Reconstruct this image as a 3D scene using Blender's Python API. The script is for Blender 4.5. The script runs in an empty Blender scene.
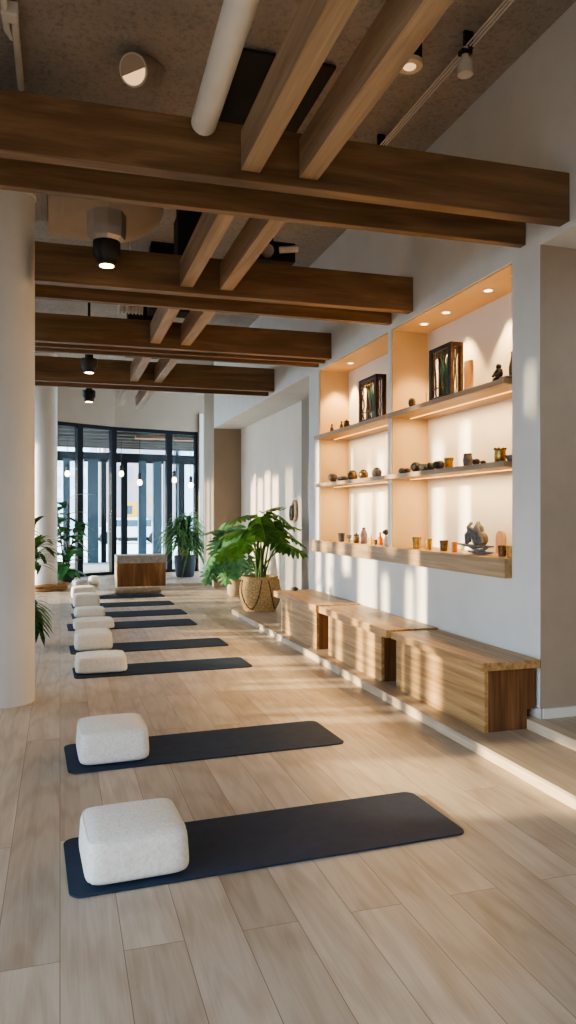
import bpy, bmesh, math, random
from mathutils import Vector, Matrix
random.seed(7)
scene = bpy.context.scene
COL = scene.collection
PI = math.pi

# ------------------------------------------------------------------ materials
def nt(name):
    m = bpy.data.materials.new(name); m.use_nodes = True
    t = m.node_tree; t.nodes.clear()
    out = t.nodes.new('ShaderNodeOutputMaterial')
    b = t.nodes.new('ShaderNodeBsdfPrincipled')
    t.links.new(b.outputs[0], out.inputs[0])
    return m, t, b, out
def N(t, kind, **kw):
    n = t.nodes.new(kind)
    for k, v in kw.items(): setattr(n, k, v)
    return n
def ramp(t, fac, stops):
    r = N(t, 'ShaderNodeValToRGB')
    e = r.color_ramp.elements
    while len(e) < len(stops): e.new(0.5)
    for i, (p, c) in enumerate(stops):
        e[i].position = p; e[i].color = (*c, 1)
    t.links.new(fac, r.inputs[0]); return r.outputs[0]
def coords(t, scale=(1, 1, 1), rnd=True):
    tc = N(t, 'ShaderNodeTexCoord')
    mp = N(t, 'ShaderNodeMapping'); mp.inputs['Scale'].default_value = scale
    if rnd:
        oi = N(t, 'ShaderNodeObjectInfo')
        vm = N(t, 'ShaderNodeVectorMath', operation='SCALE'); vm.inputs[3].default_value = 17.0
        cmb = N(t, 'ShaderNodeCombineXYZ')
        for i in range(3): t.links.new(oi.outputs['Random'], cmb.inputs[i])
        t.links.new(cmb.outputs[0], vm.inputs[0])
        ad = N(t, 'ShaderNodeVectorMath', operation='ADD')
        t.links.new(tc.outputs['Object'], ad.inputs[0]); t.links.new(vm.outputs[0], ad.inputs[1])
        t.links.new(ad.outputs[0], mp.inputs[0])
    else:
        t.links.new(tc.outputs['Object'], mp.inputs[0])
    return mp.outputs[0]
def noise(t, vec, scale=5, detail=4, rough=.5, dist=0):
    n = N(t, 'ShaderNodeTexNoise')
    n.inputs['Scale'].default_value = scale; n.inputs['Detail'].default_value = detail
    n.inputs['Roughness'].default_value = rough; n.inputs['Distortion'].default_value = dist
    t.links.new(vec, n.inputs['Vector']); return n.outputs[0]
def bump(t, b, h, strength=.2, dist=.01):
    bp = N(t, 'ShaderNodeBump'); bp.inputs['Strength'].default_value = strength
    bp.inputs['Distance'].default_value = dist
    t.links.new(h, bp.inputs['Height']); t.links.new(bp.outputs[0], b.inputs['Normal'])
def mixc(t, a, b, fac, mode='MIX'):
    m = N(t, 'ShaderNodeMix', data_type='RGBA', blend_type=mode)
    if isinstance(fac, (int, float)): m.inputs[0].default_value = fac
    else: t.links.new(fac, m.inputs[0])
    for i, v in ((6, a), (7, b)):
        if isinstance(v, tuple): m.inputs[i].default_value = (*v, 1)
        else: t.links.new(v, m.inputs[i])
    return m.outputs[2]

def plain(name, col, rough=.5, metal=0, var=.12, vscale=6, bs=0, bscale=60, emit=None, es=0):
    m, t, b, o = nt(name)
    v = coords(t)
    n = noise(t, v, vscale, 4)
    c2 = tuple(x * (1 - var) for x in col); c1 = tuple(min(1, x * (1 + var)) for x in col)
    t.links.new(ramp(t, n, [(.3, c2), (.7, c1)]), b.inputs['Base Color'])
    b.inputs['Roughness'].default_value = rough; b.inputs['Metallic'].default_value = metal
    if bs: bump(t, b, noise(t, v, bscale, 3), bs, .005)
    if emit:
        b.inputs['Emission Color'].default_value = (*emit, 1); b.inputs['Emission Strength'].default_value = es
    return m
def wood(name, dark, mid, light, axis='Y', rough=.5, s=1.0, coarse=7.0, fine=.25):
    m, t, b, o = nt(name)
    i = 'XYZ'.index(axis)
    sc = [coarse * s] * 3; sc[i] = .55 * s
    v = coords(t, tuple(sc))
    g = noise(t, v, 1.6, 7, .58, .9)
    c = ramp(t, g, [(.3, dark), (.5, mid), (.7, light)])
    sf = [110 * s] * 3; sf[i] = 2.2 * s
    f = noise(t, coords(t, tuple(sf)), 1, 3, .6)
    c = mixc(t, c, ramp(t, f, [(.35, (.45, .4, .36)), (.6, (1, 1, 1))]), fine, 'MULTIPLY')
    t.links.new(c, b.inputs['Base Color']); b.inputs['Roughness'].default_value = rough
    bump(t, b, f, .08, .003)
    return m
def glow(name, col, s):
    m, t, b, o = nt(name)
    e = N(t, 'ShaderNodeEmission'); e.inputs[0].default_value = (*col, 1); e.inputs[1].default_value = s
    t.links.new(e.outputs[0], o.inputs[0]); return m
def glassmat(name, tint=(.93, .97, .98), refl=.08):
    m, t, b, o = nt(name)
    t.nodes.remove(b)
    tr = N(t, 'ShaderNodeBsdfTransparent'); tr.inputs[0].default_value = (*tint, 1)
    gl = N(t, 'ShaderNodeBsdfGlossy'); gl.inputs['Roughness'].default_value = .02
    fr = N(t, 'ShaderNodeFresnel'); fr.inputs[0].default_value = 1.45
    mx = N(t, 'ShaderNodeMixShader')
    sf = N(t, 'ShaderNodeMath', operation='MULTIPLY'); sf.inputs[1].default_value = .2; t.links.new(fr.outputs[0], sf.inputs[0])
    t.links.new(sf.outputs[0], mx.inputs[0]); t.links.new(tr.outputs[0], mx.inputs[1]); t.links.new(gl.outputs[0], mx.inputs[2])
    t.links.new(mx.outputs[0], o.inputs[0]); return m
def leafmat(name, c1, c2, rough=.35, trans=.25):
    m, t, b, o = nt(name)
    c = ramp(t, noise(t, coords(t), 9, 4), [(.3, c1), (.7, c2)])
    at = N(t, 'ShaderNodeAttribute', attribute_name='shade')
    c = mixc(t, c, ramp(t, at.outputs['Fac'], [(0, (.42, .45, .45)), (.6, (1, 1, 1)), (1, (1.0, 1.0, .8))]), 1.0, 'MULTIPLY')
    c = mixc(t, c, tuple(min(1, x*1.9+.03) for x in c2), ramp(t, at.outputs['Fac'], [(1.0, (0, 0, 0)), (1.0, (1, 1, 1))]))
    t.links.new(c, b.inputs['Base Color']); b.inputs['Roughness'].default_value = rough
    tl = N(t, 'ShaderNodeBsdfTranslucent'); t.links.new(c, tl.inputs[0])
    mx = N(t, 'ShaderNodeMixShader'); mx.inputs[0].default_value = trans
    t.links.new(b.outputs[0], mx.inputs[1]); t.links.new(tl.outputs[0], mx.inputs[2]); t.links.new(mx.outputs[0], o.inputs[0])
    return m

def floor_mat():
    m, t, b, o = nt('oak_floor_planks')
    tc = N(t, 'ShaderNodeTexCoord')
    mp = N(t, 'ShaderNodeMapping'); mp.inputs['Rotation'].default_value = (0, 0, PI / 2)
    t.links.new(tc.outputs['Object'], mp.inputs[0])
    br = N(t, 'ShaderNodeTexBrick')
    br.offset = .37; br.offset_frequency = 2; br.squash = 1
    for k, v in (('Scale', 1), ('Mortar Size', .0016), ('Mortar Smooth', .3), ('Bias', 0), ('Brick Width', 2.6), ('Row Height', .21)):
        br.inputs[k].default_value = v
    br.inputs['Color1'].default_value = (0, 0, 0, 1); br.inputs['Color2'].default_value = (1, 1, 1, 1)
    br.inputs['Mortar'].default_value = (.5, .5, .5, 1)
    t.links.new(mp.outputs[0], br.inputs[0])
    sc = N(t, 'ShaderNodeVectorMath', operation='SCALE'); sc.inputs[3].default_value = 31
    t.links.new(br.outputs[0], sc.inputs[0])
    ad = N(t, 'ShaderNodeVectorMath', operation='ADD')
    t.links.new(tc.outputs['Object'], ad.inputs[0]); t.links.new(sc.outputs[0], ad.inputs[1])
    m2 = N(t, 'ShaderNodeMapping'); m2.inputs['Scale'].default_value = (9, .8, 1); t.links.new(ad.outputs[0], m2.inputs[0])
    g = noise(t, m2.outputs[0], 1.3, 6, .55, 1.2)
    wv = N(t, 'ShaderNodeTexWave', wave_type='RINGS'); wv.inputs['Scale'].default_value = .9
    wv.inputs['Distortion'].default_value = 7; wv.inputs['Detail'].default_value = 3; wv.inputs['Detail Scale'].default_value = .8
    t.links.new(m2.outputs[0], wv.inputs[0])
    base = ramp(t, br.outputs[0], [(0, (.50, .42, .34)), (.5, (.58, .495, .41)), (1, (.65, .565, .475))])
    c = mixc(t, base, ramp(t, g, [(.3, (.74, .68, .62)), (.6, (1, 1, 1))]), .8, 'MULTIPLY')
    c = mixc(t, c, ramp(t, wv.outputs[0], [(0, (.74, .68, .62)), (.4, (1, 1, 1))]), .42, 'MULTIPLY')
    m3 = N(t, 'ShaderNodeMapping'); m3.inputs['Scale'].default_value = (140, 3, 1); t.links.new(ad.outputs[0], m3.inputs[0])
    f = noise(t, m3.outputs[0], 1, 3)
    c = mixc(t, c, ramp(t, f, [(.35, (.7, .66, .62)), (.6, (1, 1, 1))]), .2, 'MULTIPLY')
    c = mixc(t, c, (.22, .15, .1), br.outputs[1])
    t.links.new(c, b.inputs['Base Color'])
    b.inputs['Roughness'].default_value = .38
    b.inputs['Specular IOR Level'].default_value = .4
    bump(t, b, f, .04, .002)
    return m
def concrete_mat():
    m, t, b, o = nt('rough_concrete')
    v = coords(t, rnd=False)
    a = noise(t, v, 1.3, 5, .6); g = noise(t, v, 28, 8, .7)
    c = ramp(t, a, [(.3, (.42, .38, .34)), (.7, (.56, .51, .46))])
    c = mixc(t, c, ramp(t, g, [(.36, (.55, .53, .52)), (.52, (1, 1, 1))]), .6, 'MULTIPLY')
    t.links.new(c, b.inputs['Base Color']); b.inputs['Roughness'].default_value = .95
    bump(t, b, g, 1.0, .04); return m
def cushion_mat():
    m, t, b, o = nt('boucle_cream')
    v = coords(t)
    vo = N(t, 'ShaderNodeTexVoronoi'); vo.inputs['Scale'].default_value = 210; t.links.new(v, vo.inputs[0])
    c = ramp(t, noise(t, v, 70, 4), [(.3, (.78, .75, .70)), (.65, (.92, .91, .88))])
    t.links.new(c, b.inputs['Base Color']); b.inputs['Roughness'].default_value = .95
    b.inputs['Sheen Weight'].default_value = .2
    bump(t, b, vo.outputs[0], .3, .004); return m
def mat_mat():
    m, t, b, o = nt('navy_rubber')
    v = coords(t)
    c = ramp(t, noise(t, v, 14, 6), [(.3, (.020, .036, .070)), (.7, (.028, .048, .092))])
    t.links.new(c, b.inputs['Base Color']); b.inputs['Roughness'].default_value = .62; b.inputs['Specular IOR Level'].default_value = .25
    bump(t, b, noise(t, v, 260, 2), .2, .002); return m
def facade_mat(name, wall_c, win_c, bw=1.6, bh=1.5):
    m, t, b, o = nt(name)
    tc = N(t, 'ShaderNodeTexCoord'); mp = N(t, 'ShaderNodeMapping'); mp.inputs['Rotation'].default_value = (PI / 2, 0, 0)
    t.links.new(tc.outputs['Object'], mp.inputs[0])
    br = N(t, 'ShaderNodeTexBrick'); br.offset = 0
    for k, v in (('Scale', 1), ('Mortar Size', .3), ('Mortar Smooth', .05), ('Bias', 0), ('Brick Width', bw), ('Row Height', bh)):
        br.inputs[k].default_value = v
    br.inputs['Color1'].default_value = (*win_c, 1); br.inputs['Color2'].default_value = (*[x * 1.25 for x in win_c], 1)
    br.inputs['Mortar'].default_value = (*wall_c, 1)
    t.links.new(mp.outputs[0], br.inputs[0]); t.links.new(br.outputs[0], b.inputs['Base Color'])
    b.inputs['Roughness'].default_value = .6; return m

MT = {}
MT['floor'] = floor_mat(); MT['concrete'] = concrete_mat(); MT['cushion'] = cushion_mat(); MT['mat'] = mat_mat()
MT['wall'] = plain('white_plaster', (.74, .74, .72), .85, var=.03, vscale=3, bs=.05, bscale=40)
MT['beige'] = plain('beige_plaster', (.34, .27, .205), .85, var=.05, vscale=2)
MT['niche'] = plain('led_tinted_lining', (.60, .44, .25), .6, var=.04, vscale=3)  # cream veneer pushed to tan, warm LED glow put into its colour
MT['column'] = plain('column_paint', (.70, .70, .70), .6, var=.04, vscale=2)
MT['beam'] = wood('oak_beam', (.12, .068, .034), (.19, .112, .058), (.27, .166, .09), 'X', .5, coarse=6)
MT['joist'] = wood('oak_joist', (.27, .185, .115), (.38, .27, .175), (.47, .35, .235), 'Y', .5)
MT['stub'] = wood('oak_stub', (.27, .185, .115), (.38, .27, .175), (.47, .35, .235), 'Y', .5)
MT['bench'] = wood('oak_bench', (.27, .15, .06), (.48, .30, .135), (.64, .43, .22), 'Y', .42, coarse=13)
MT['bench_end_shaded'] = wood('oak_bench_shaded', (.10, .045, .018), (.19, .088, .036), (.28, .14, .06), 'Z', .45, coarse=11)  # darker copy of the bench oak, shade on the ends put into colour
MT['shelf'] = wood('oak_shelf', (.28, .18, .10), (.40, .27, .16), (.50, .36, .23), 'Y', .5)
MT['ledge'] = wood('oak_ledge', (.26, .155, .065), (.41, .265, .125), (.52, .36, .19), 'Y', .5, coarse=12)
MT['sunlit_oak'] = wood('oak_sunlit', (.52, .40, .28), (.66, .53, .39), (.76, .63, .48), 'Y', .5)  # oak lightened so step risers and table side look sunlit
MT['tread'] = wood('oak_tread', (.38, .30, .22), (.48, .39, .30), (.56, .47, .37), 'Y', .42)
MT['table_wood'] = wood('walnut_block', (.10, .045, .018), (.21, .10, .04), (.40, .24, .12), 'Z', .45, coarse=3)
MT['stone'] = plain('grey_stone', (.30, .30, .30), .6, var=.25, vscale=14)
MT['black'] = plain('black_metal', (.012, .012, .013), .5, metal=0, var=.2)
MT['duct_black'] = plain('duct_black', (.006, .006, .007), .7, var=.2)
MT['frame'] = plain('window_frame_black', (.014, .016, .02), .6, var=.1)
MT['frame'].node_tree.nodes['Principled BSDF'].inputs['Specular IOR Level'].default_value = .12
MT['silver'] = plain('brushed_steel', (.55, .53, .50), .35, metal=.9, var=.1)
MT['white_metal'] = plain('white_metal', (.72, .70, .66), .45, var=.04)
MT['duct'] = plain('beige_duct', (.50, .41, .32), .6, var=.06)
MT['glass'] = glassmat('window_glass')
MT['lamp'] = glow('lamp_warm', (1, .62, .30), 14)
MT['lampsoft'] = glow('lamp_soft', (1, .62, .32), .9)
MT['led'] = glow('led_warm', (1, .44, .09), 2.6)
MT['down'] = glow('downlight_warm', (1, .70, .40), 4)
MT['basket'] = plain('seagrass', (.55, .38, .19), .8, var=.35, vscale=45, bs=.5, bscale=120)
MT['basket_dark'] = plain('dark_cane', (.09, .05, .025), .6, var=.2)
MT['charcoal'] = plain('charcoal_pot', (.03, .035, .042), .6, var=.15, bs=.1)
MT['terracotta'] = plain('tan_pot', (.42, .32, .23), .7, var=.15)
MT['soil'] = plain('soil', (.035, .022, .014), .95, var=.4, vscale=50, bs=.8, bscale=80)
MT['monstera'] = leafmat('monstera_green', (.08, .24, .04), (.24, .48, .10), .3, .35)
MT['monstera_blue'] = leafmat('monstera_deep', (.07, .22, .11), (.19, .40, .22), .28, .35)
MT['palm'] = leafmat('palm_green', (.03, .10, .02), (.10, .22, .05))
MT['ficus'] = leafmat('ficus_green', (.04, .14, .05), (.09, .25, .09), .3, .3)
MT['dracaena'] = leafmat('dracaena_green', (.07, .18, .06), (.20, .36, .14))
MT['stem'] = plain('green_stem', (.10, .20, .05), .5, var=.2)
MT['bark'] = plain('bark', (.14, .09, .055), .9, var=.3, vscale=30)
MT['rope'] = plain('jute', (.36, .22, .11), .95, var=.35, vscale=60, bs=.6, bscale=150)
MT['blanket'] = plain('wool_blanket', (.40, .33, .26), .95, var=.2, vscale=25, bs=.4, bscale=150)
MT['grey_cloth'] = plain('grey_cloth', (.50, .51, .53), .95, var=.1, vscale=20, bs=.3)
MT['carved'] = plain('carved_dark_wood', (.05, .022, .012), .4, var=.5, vscale=30)
MT['antique'] = plain('mottled_mirror', (.42, .34, .24), .25, metal=.4, var=.6, vscale=16)
MT['snake'] = leafmat('snake_plant', (.05, .14, .05), (.20, .34, .13))
MT['grey_clay'] = plain('grey_clay', (.17, .165, .17), .7, var=.25, vscale=30, bs=.3)
MT['dark_stone'] = plain('dark_stone', (.022, .022, .028), .5, var=.5, vscale=40, bs=.5)
MT['brown_stone'] = plain('brown_stone', (.06, .042, .032), .5, var=.6, vscale=40, bs=.5)
MT['brass'] = plain('aged_brass', (.42, .27, .085), .35, metal=.8, var=.4, vscale=30)
MT['bronze'] = plain('dark_bronze', (.16, .105, .05), .4, metal=.6, var=.5, vscale=40)
MT['amber'] = plain('amber_glass', (.62, .20, .035), .15, var=.15)
MT['yellow'] = plain('yellow_glass', (.72, .52, .14), .15, var=.15)
MT['violet'] = plain('violet_clay', (.22, .15, .17), .5, var=.4, vscale=40)
MT['cream'] = plain('cream_ceramic', (.72, .62, .48), .4, var=.1)
MT['tanboard'] = plain('tan_board', (.52, .33, .19), .6, var=.1)
MT['bluegrey'] = plain('bluegrey_cladding', (.06, .095, .125), .5, var=.08)
MT['palecol'] = plain('pale_cladding', (.62, .66, .68), .5, var=.05)
MT['slat'] = wood('reflection_slat', (.06, .05, .042), (.13, .11, .09), (.22, .19, .16), 'X', .6)
MT['slat_warm'] = wood('reflection_panel', (.25, .11, .04), (.36, .17, .07), (.46, .24, .11), 'X', .6)
MT['pave'] = plain('pale_paving', (.72, .77, .82), .8, var=.08, vscale=2)
MT['asphalt'] = plain('asphalt', (.10, .10, .105), .9, var=.15, vscale=3)
MT['brown_strip'] = plain('brown_strip', (.26, .20, .15), .7, var=.05)
MT['warmwall'] = plain('warm_plaster', (.70, .62, .53), .85, var=.04, vscale=2)
MT['taupe'] = plain('taupe_plaster', (.40, .33, .265), .85, var=.04)
MT['fac_pale'] = facade_mat('pale_facade', (.80, .86, .92), (.42, .54, .66))
MT['fac_blue'] = facade_mat('blue_facade', (.66, .78, .88), (.36, .50, .62), 1.2, 1.3)
MT['fac_pink'] = facade_mat('pink_facade', (.66, .45, .42), (.42, .36, .38), 2.2, 1.8)
MT['car'] = plain('car_white', (.75, .76, .78), .3, var=.02)
MT['tyre'] = plain('tyre', (.02, .02, .02), .8)
MT['digger'] = plain('digger_yellow', (.85, .42, .03), .5, var=.05)

# ------------------------------------------------------------------ mesh builder
class MB:
    def __init__(s): s.bm = bmesh.new()
    def box(s, x0, x1, y0, y1, z0, z1):
        v = [s.bm.verts.new(p) for p in ((x0,y0,z0),(x1,y0,z0),(x1,y1,z0),(x0,y1,z0),(x0,y0,z1),(x1,y0,z1),(x1,y1,z1),(x0,y1,z1))]
        for f in ((3,2,1,0),(4,5,6,7),(0,1,5,4),(1,2,6,5),(2,3,7,6),(3,0,4,7)): s.bm.faces.new([v[i] for i in f])
        return s
    def beam(s, p0, p1, w, h, up=(0, 0, 1)):
        p0, p1 = Vector(p0), Vector(p1); d = (p1 - p0).normalized(); u = Vector(up)
        r = d.cross(u).normalized(); u = r.cross(d).normalized()
        q = []
        for p in (p0, p1):
            for a, b in ((-1,-1),(1,-1),(1,1),(-1,1)): q.append(s.bm.verts.new(p + r*(a*w/2) + u*(b*h/2)))
        for f in ((3,2,1,0),(4,5,6,7),(0,1,5,4),(1,2,6,5),(2,3,7,6),(3,0,4,7)): s.bm.faces.new([q[i] for i in f])
        return s
    def prism(s, pts, z0, z1):           # pts ccw
        a = [s.bm.verts.new((x, y, z0)) for x, y in pts]; b = [s.bm.verts.new((x, y, z1)) for x, y in pts]
        n = len(pts)
        s.bm.faces.new(a[::-1]); s.bm.faces.new(b)
        for i in range(n): s.bm.faces.new((a[i], a[(i+1)%n], b[(i+1)%n], b[i]))
        return s
    def tube(s, pts, r, seg=10, closed=False, flat=1.0):
        pts = [Vector(p) for p in pts]; n = len(pts)
        rs = r if isinstance(r, (list, tuple)) else [r] * n
        rings = []; prev = None
        for i, p in enumerate(pts):
            if closed: d = pts[(i+1)%n] - pts[i-1]
            else: d = pts[min(i+1, n-1)] - pts[max(i-1, 0)]
            d.normalize()
            if prev is None:
                a = Vector((0,0,1)) if abs(d.z) < .9 else Vector((1,0,0))
                x = d.cross(a).normalized()
            else: x = (prev - d * prev.dot(d)).normalized()
            prev = x; y = d.cross(x)
            rings.append([s.bm.verts.new(p + x*math.cos(2*PI*k/seg)*rs[i] + y*math.sin(2*PI*k/seg)*rs[i]*flat) for k in range(seg)])
        m = n if closed else n - 1
        for i in range(m):
            A, B = rings[i], rings[(i+1)%n]
            for k in range(seg): s.bm.faces.new((A[k], A[(k+1)%seg], B[(k+1)%seg], B[k]))
        if not closed:
            s.bm.faces.new(rings[0][::-1]); s.bm.faces.new(rings[-1])
        return s
    def cyl(s, p0, p1, r0, r1=None, seg=24): return s.tube([p0, p1], [r0, r0 if r1 is None else r1], seg)
    def lathe(s, prof, c=(0, 0, 0), seg=32, fn=None):
        c = Vector(c); rings = []
        for j, (r, z) in enumerate(prof):
            ring = []
            for k in range(seg):
                a = 2*PI*k/seg; rr = r * (fn(j, k) if fn else 1)
                ring.append(s.bm.verts.new(c + Vector((rr*math.cos(a), rr*math.sin(a), z))))
            rings.append(ring)
        for i in range(len(prof)-1):
            A, B = rings[i], rings[i+1]
            for k in range(seg): s.bm.faces.new((A[k], A[(k+1)%seg], B[(k+1)%seg], B[k]))
        s.bm.faces.new(rings[0][::-1]); s.bm.faces.new(rings[-1])
        return s
    def blob(s, c, d, e=2.0, n=10, jit=0, seed=0, keepbase=None):
        """superellipsoid from a cube grid; e=2 sphere, larger = boxier"""
        rnd = random.Random(seed); c = Vector(c); vm = {}
        def vert(q):
            k = tuple(round(x, 5) for x in q)
            if k not in vm:
                l = sum(abs(x)**e for x in q) ** (1/e)
                w = Vector([x/l for x in q])
                if jit: w *= 1 + rnd.uniform(-jit, jit)
                vm[k] = s.bm.verts.new(c + Vector((w.x*d[0]/2, w.y*d[1]/2, w.z*d[2]/2)))
            return vm[k]
        g = [math.tan((2*i/n - 1)*PI/4) for i in range(n+1)]
        for ax in range(3):
            for sg in (-1, 1):
                for i in range(n):
                    for j in range(n):
                        q = []
                        for a, b in ((i,j),(i+1,j),(i+1,j+1),(i,j+1)):
                            p = [0,0,0]; p[ax] = sg; p[(ax+1)%3] = g[a]; p[(ax+2)%3] = g[b]; q.append(vert(p))
                        s.bm.faces.new(q if sg > 0 else q[::-1])
        return s
    def face(s, pts): s.bm.faces.new([s.bm.verts.new(p) for p in pts]); return s
    def build(s, name, mat, parent=None, loc=None, rot=0, bevel=0, smooth=False, kind=None):
        bmesh.ops.recalc_face_normals(s.bm, faces=s.bm.faces)
        me = bpy.data.meshes.new(name); s.bm.to_mesh(me); s.bm.free()
        me.materials.append(mat)
        if smooth: me.polygons.foreach_set('use_smooth', [True]*len(me.polygons))
        o = bpy.data.objects.new(name, me); COL.objects.link(o)
        if parent: o.parent = parent
        if loc: o.location = loc
        if rot: o.rotation_euler = (0, 0, rot)
        if bevel:
            b = o.modifiers.new('bevel', 'BEVEL'); b.width = bevel; b.segments = 2; b.limit_method = 'ANGLE'
        if smooth and not bevel:
            e = o.modifiers.new('split', 'EDGE_SPLIT'); e.split_angle = math.radians(50)
        if kind: o['kind'] = kind
        return o
def tag(o, label, cat, group=None, kind=None):
    o['label'] = label; o['category'] = cat
    if group: o['group'] = group
    if kind: o['kind'] = kind
    return o
def thing(name, label, cat, loc=(0,0,0), rot=0, group=None):
    o = bpy.data.objects.new(name, None); COL.objects.link(o); o.empty_display_size = .1
    o.location = loc; o.rotation_euler = (0, 0, rot)
    return tag(o, label, cat, group)
def dup(root, loc, label, rot=None):
    r = root.copy(); COL.objects.link(r); r.location = loc; r['label'] = label
    if rot is not None: r.rotation_euler = (0, 0, rot)
    for ch in list(root.children):
        c = ch.copy(); COL.objects.link(c); c.parent = r
        for g in list(ch.children):
            d = g.copy(); COL.objects.link(d); d.parent = c
    return r
S = 'structure'

# ------------------------------------------------------------------ room shell
W = 3.07; CZ = 4.7; XL = -3.6; YB = -3.2
NY0, NY1, NB = 4.557, 8.658, 3.46          # niche extents, back
D0, D1 = 6.57, 6.64                        # divider
AY0, AY1, AB = 9.044, 15.206, 3.65         # alcove
NZ0, NZ1 = 1.05, 3.30
HZ = 3.307
MB().box(XL-.3, 6.0, YB, 20.6, -.12, 0).build('floor', MT['floor'], kind=S)
MB().box(XL-.3, 6.0, YB, 20.6, CZ, CZ+.2).build('ceiling', MT['concrete'], kind=S)
T = 4.2
for q in ((W, T, 4.236, NY0, 0, CZ),
          (W, T, NY0, NY1, 0, NZ0),
          (W, T, NY0, NY1, NZ1, CZ),
          (NB, T, NY0, NY1, NZ0, NZ1),
          (W, NB, D0, D1, NZ0, NZ1),
          (W, T, NY1, AY0, 0, CZ),
          (W, T, AY0, AY1, HZ, CZ),
          (W, T, YB, 4.236, HZ, CZ)):
    MB().box(*q).build('wall_right', MT['wall'], kind=S)
MB().box(AB, T, AY0, AY1, 0, HZ).build('wall_right', MT['warmwall'], kind=S)
MB().box(W, T, AY1, 16.3, 0, CZ).build('wall_right.001', MT['beige'], kind=S)
MB().box(5.2, 5.4, YB, 4.236, .14, HZ).build('wall_right.002', MT['taupe'], kind=S)
MB().box(W+.0005, 5.2, 4.226, 4.236, .14, HZ).build('wall_right.003', MT['taupe'], kind=S)
# niche linings
for i, (a, b) in enumerate(((NY0, D0), (D1, NY1))):
    l = MB()
    l.box(W+.012, NB, b-.012, b-.0005, NZ0, NZ1-.001); l.box(W+.012, NB, a+.0005, a+.012, NZ0, NZ1-.001)
    l.box(W+.012, NB, a+.012, b-.012, NZ1-.013, NZ1-.0005)
    l.build('trim_%d' % (i+1), MT['niche'], kind=S)
MB().box(AB-.0, AB+.01, AY0, AY1, 0, .01).build('baseboard_right', MT['wall'], kind=S)
MB().box(AB-.02, AB, 10.35, 11.06, 0.01, HZ-.001).build('trim_3', MT['brown_strip'], kind=S)  # dark brown strip on the alcove back wall, up to the header
MB().box(W+.012, 5.2, 4.21, 4.226, .14, .205).build('baseboard_right.001', MT['wall'], kind=S)
MB().box(W-.012, W, 4.224, NY0, .14, .205).build('baseboard_right.002', MT['wall'], kind=S)
# back wall behind the camera
MB().box(XL-.3, 5.4, YB-.2, YB, 0, CZ).build('wall_back', MT['taupe'], kind=S)
# platform along the wall, curving into the wall beyond the basket, and the second step
pl = [(2.5, YB), (W+.6, YB), (W+.6, 11.55)]
for k in range(9):
    a = PI/2 + (PI/2)*k/8
    pl.append((3.05 + .55*math.cos(a), 11.0 + .5*math.sin(a)))
pl = [(x, y) if x > 2.501 else (2.5, y) for x, y in pl]
MB().prism(pl, .0005, .055).build('trim_4', MT['sunlit_oak'], kind=S, bevel=.004)
MB().prism([(x-.006 if x < 2.9 else x, y) for x, y in pl], .055, .075).build('trim_5', MT['tread'], kind=S, bevel=.004)
MB().box(2.975, W, YB, 9.0, .075, .14).build('trim_6', MT['sunlit_oak'], kind=S)
MB().box(W, 5.2, YB, 4.236, .0755, .14).build('trim_7', MT['tread'], kind=S)

# left wall out of view, slots shaped to throw the wanted sun stripes (y0,y1,z0,z1 on the right wall plane, carried back along the sun)
AZ, EL = math.radians(12), math.radians(10.5)
DY = 6.67*math.tan(AZ); DZ = 6.67*math.tan(EL)/math.cos(AZ)
slots = [(3.0,3.95,-.3,.05),(4.33,4.39,2.2,2.55),(4.75,4.95,-.3,.45),(5.1,5.2,-.3,.5),(5.38,5.5,-.3,.42),(5.52,5.62,1.2,2.4),(5.72,6.04,-.3,2.45),(6.11,6.26,-.3,.98),
         (6.33,6.56,1.15,2.3),(6.64,6.80,-.3,.92),(6.94,7.41,-.3,2.42),(7.64,7.88,.85,2.3),(8.04,8.16,1.1,2.2),(8.18,8.42,-.3,2.0),(8.61,8.78,-.3,2.4),(9.1,9.26,-.3,2.2),
         ]
for a, b, z0, z1 in ((9.62,9.85,.5,2.0),(10.15,10.3,1.0,2.2),(10.5,10.85,-.3,2.3),(11.25,11.4,.4,1.9),(11.75,12.15,-.3,2.4),):
    k = a
    while k < b: slots.append((k, k+.075, z0, z1)); k += .135
for k in range(9): slots.append((12.55+k*.52, 12.55+k*.52+.40, -1.2, 2.3+.1*(k % 2)))
slots.sort()
wl = MB(); y = 2.6
wl.box(XL-.15, XL, YB, 19, 4.0, CZ)
for k in range(6): wl.box(XL-.15, XL, YB+k*1.14, YB+k*1.14+.1, 0, 2.7)
wl.box(XL-.15, XL, YB, 2.6, 2.7, 4.0)
for a, b, z0, z1 in slots:
    a += DY; b += DY; z0 = max(0, z0+DZ); z1 += DZ
    if a > y: wl.box(XL-.15, XL, y, a, 0, 4.0)
    if z0 > 0: wl.box(XL-.15, XL, a, b, 0, z0)
    wl.box(XL-.15, XL, a, b, z1, 4.0)
    y = b
wl.box(XL-.15, XL, y, 19.2, 0, 4.0)
wl.build('wall_left_sun_mask', MT['taupe'], kind=S)

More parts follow.
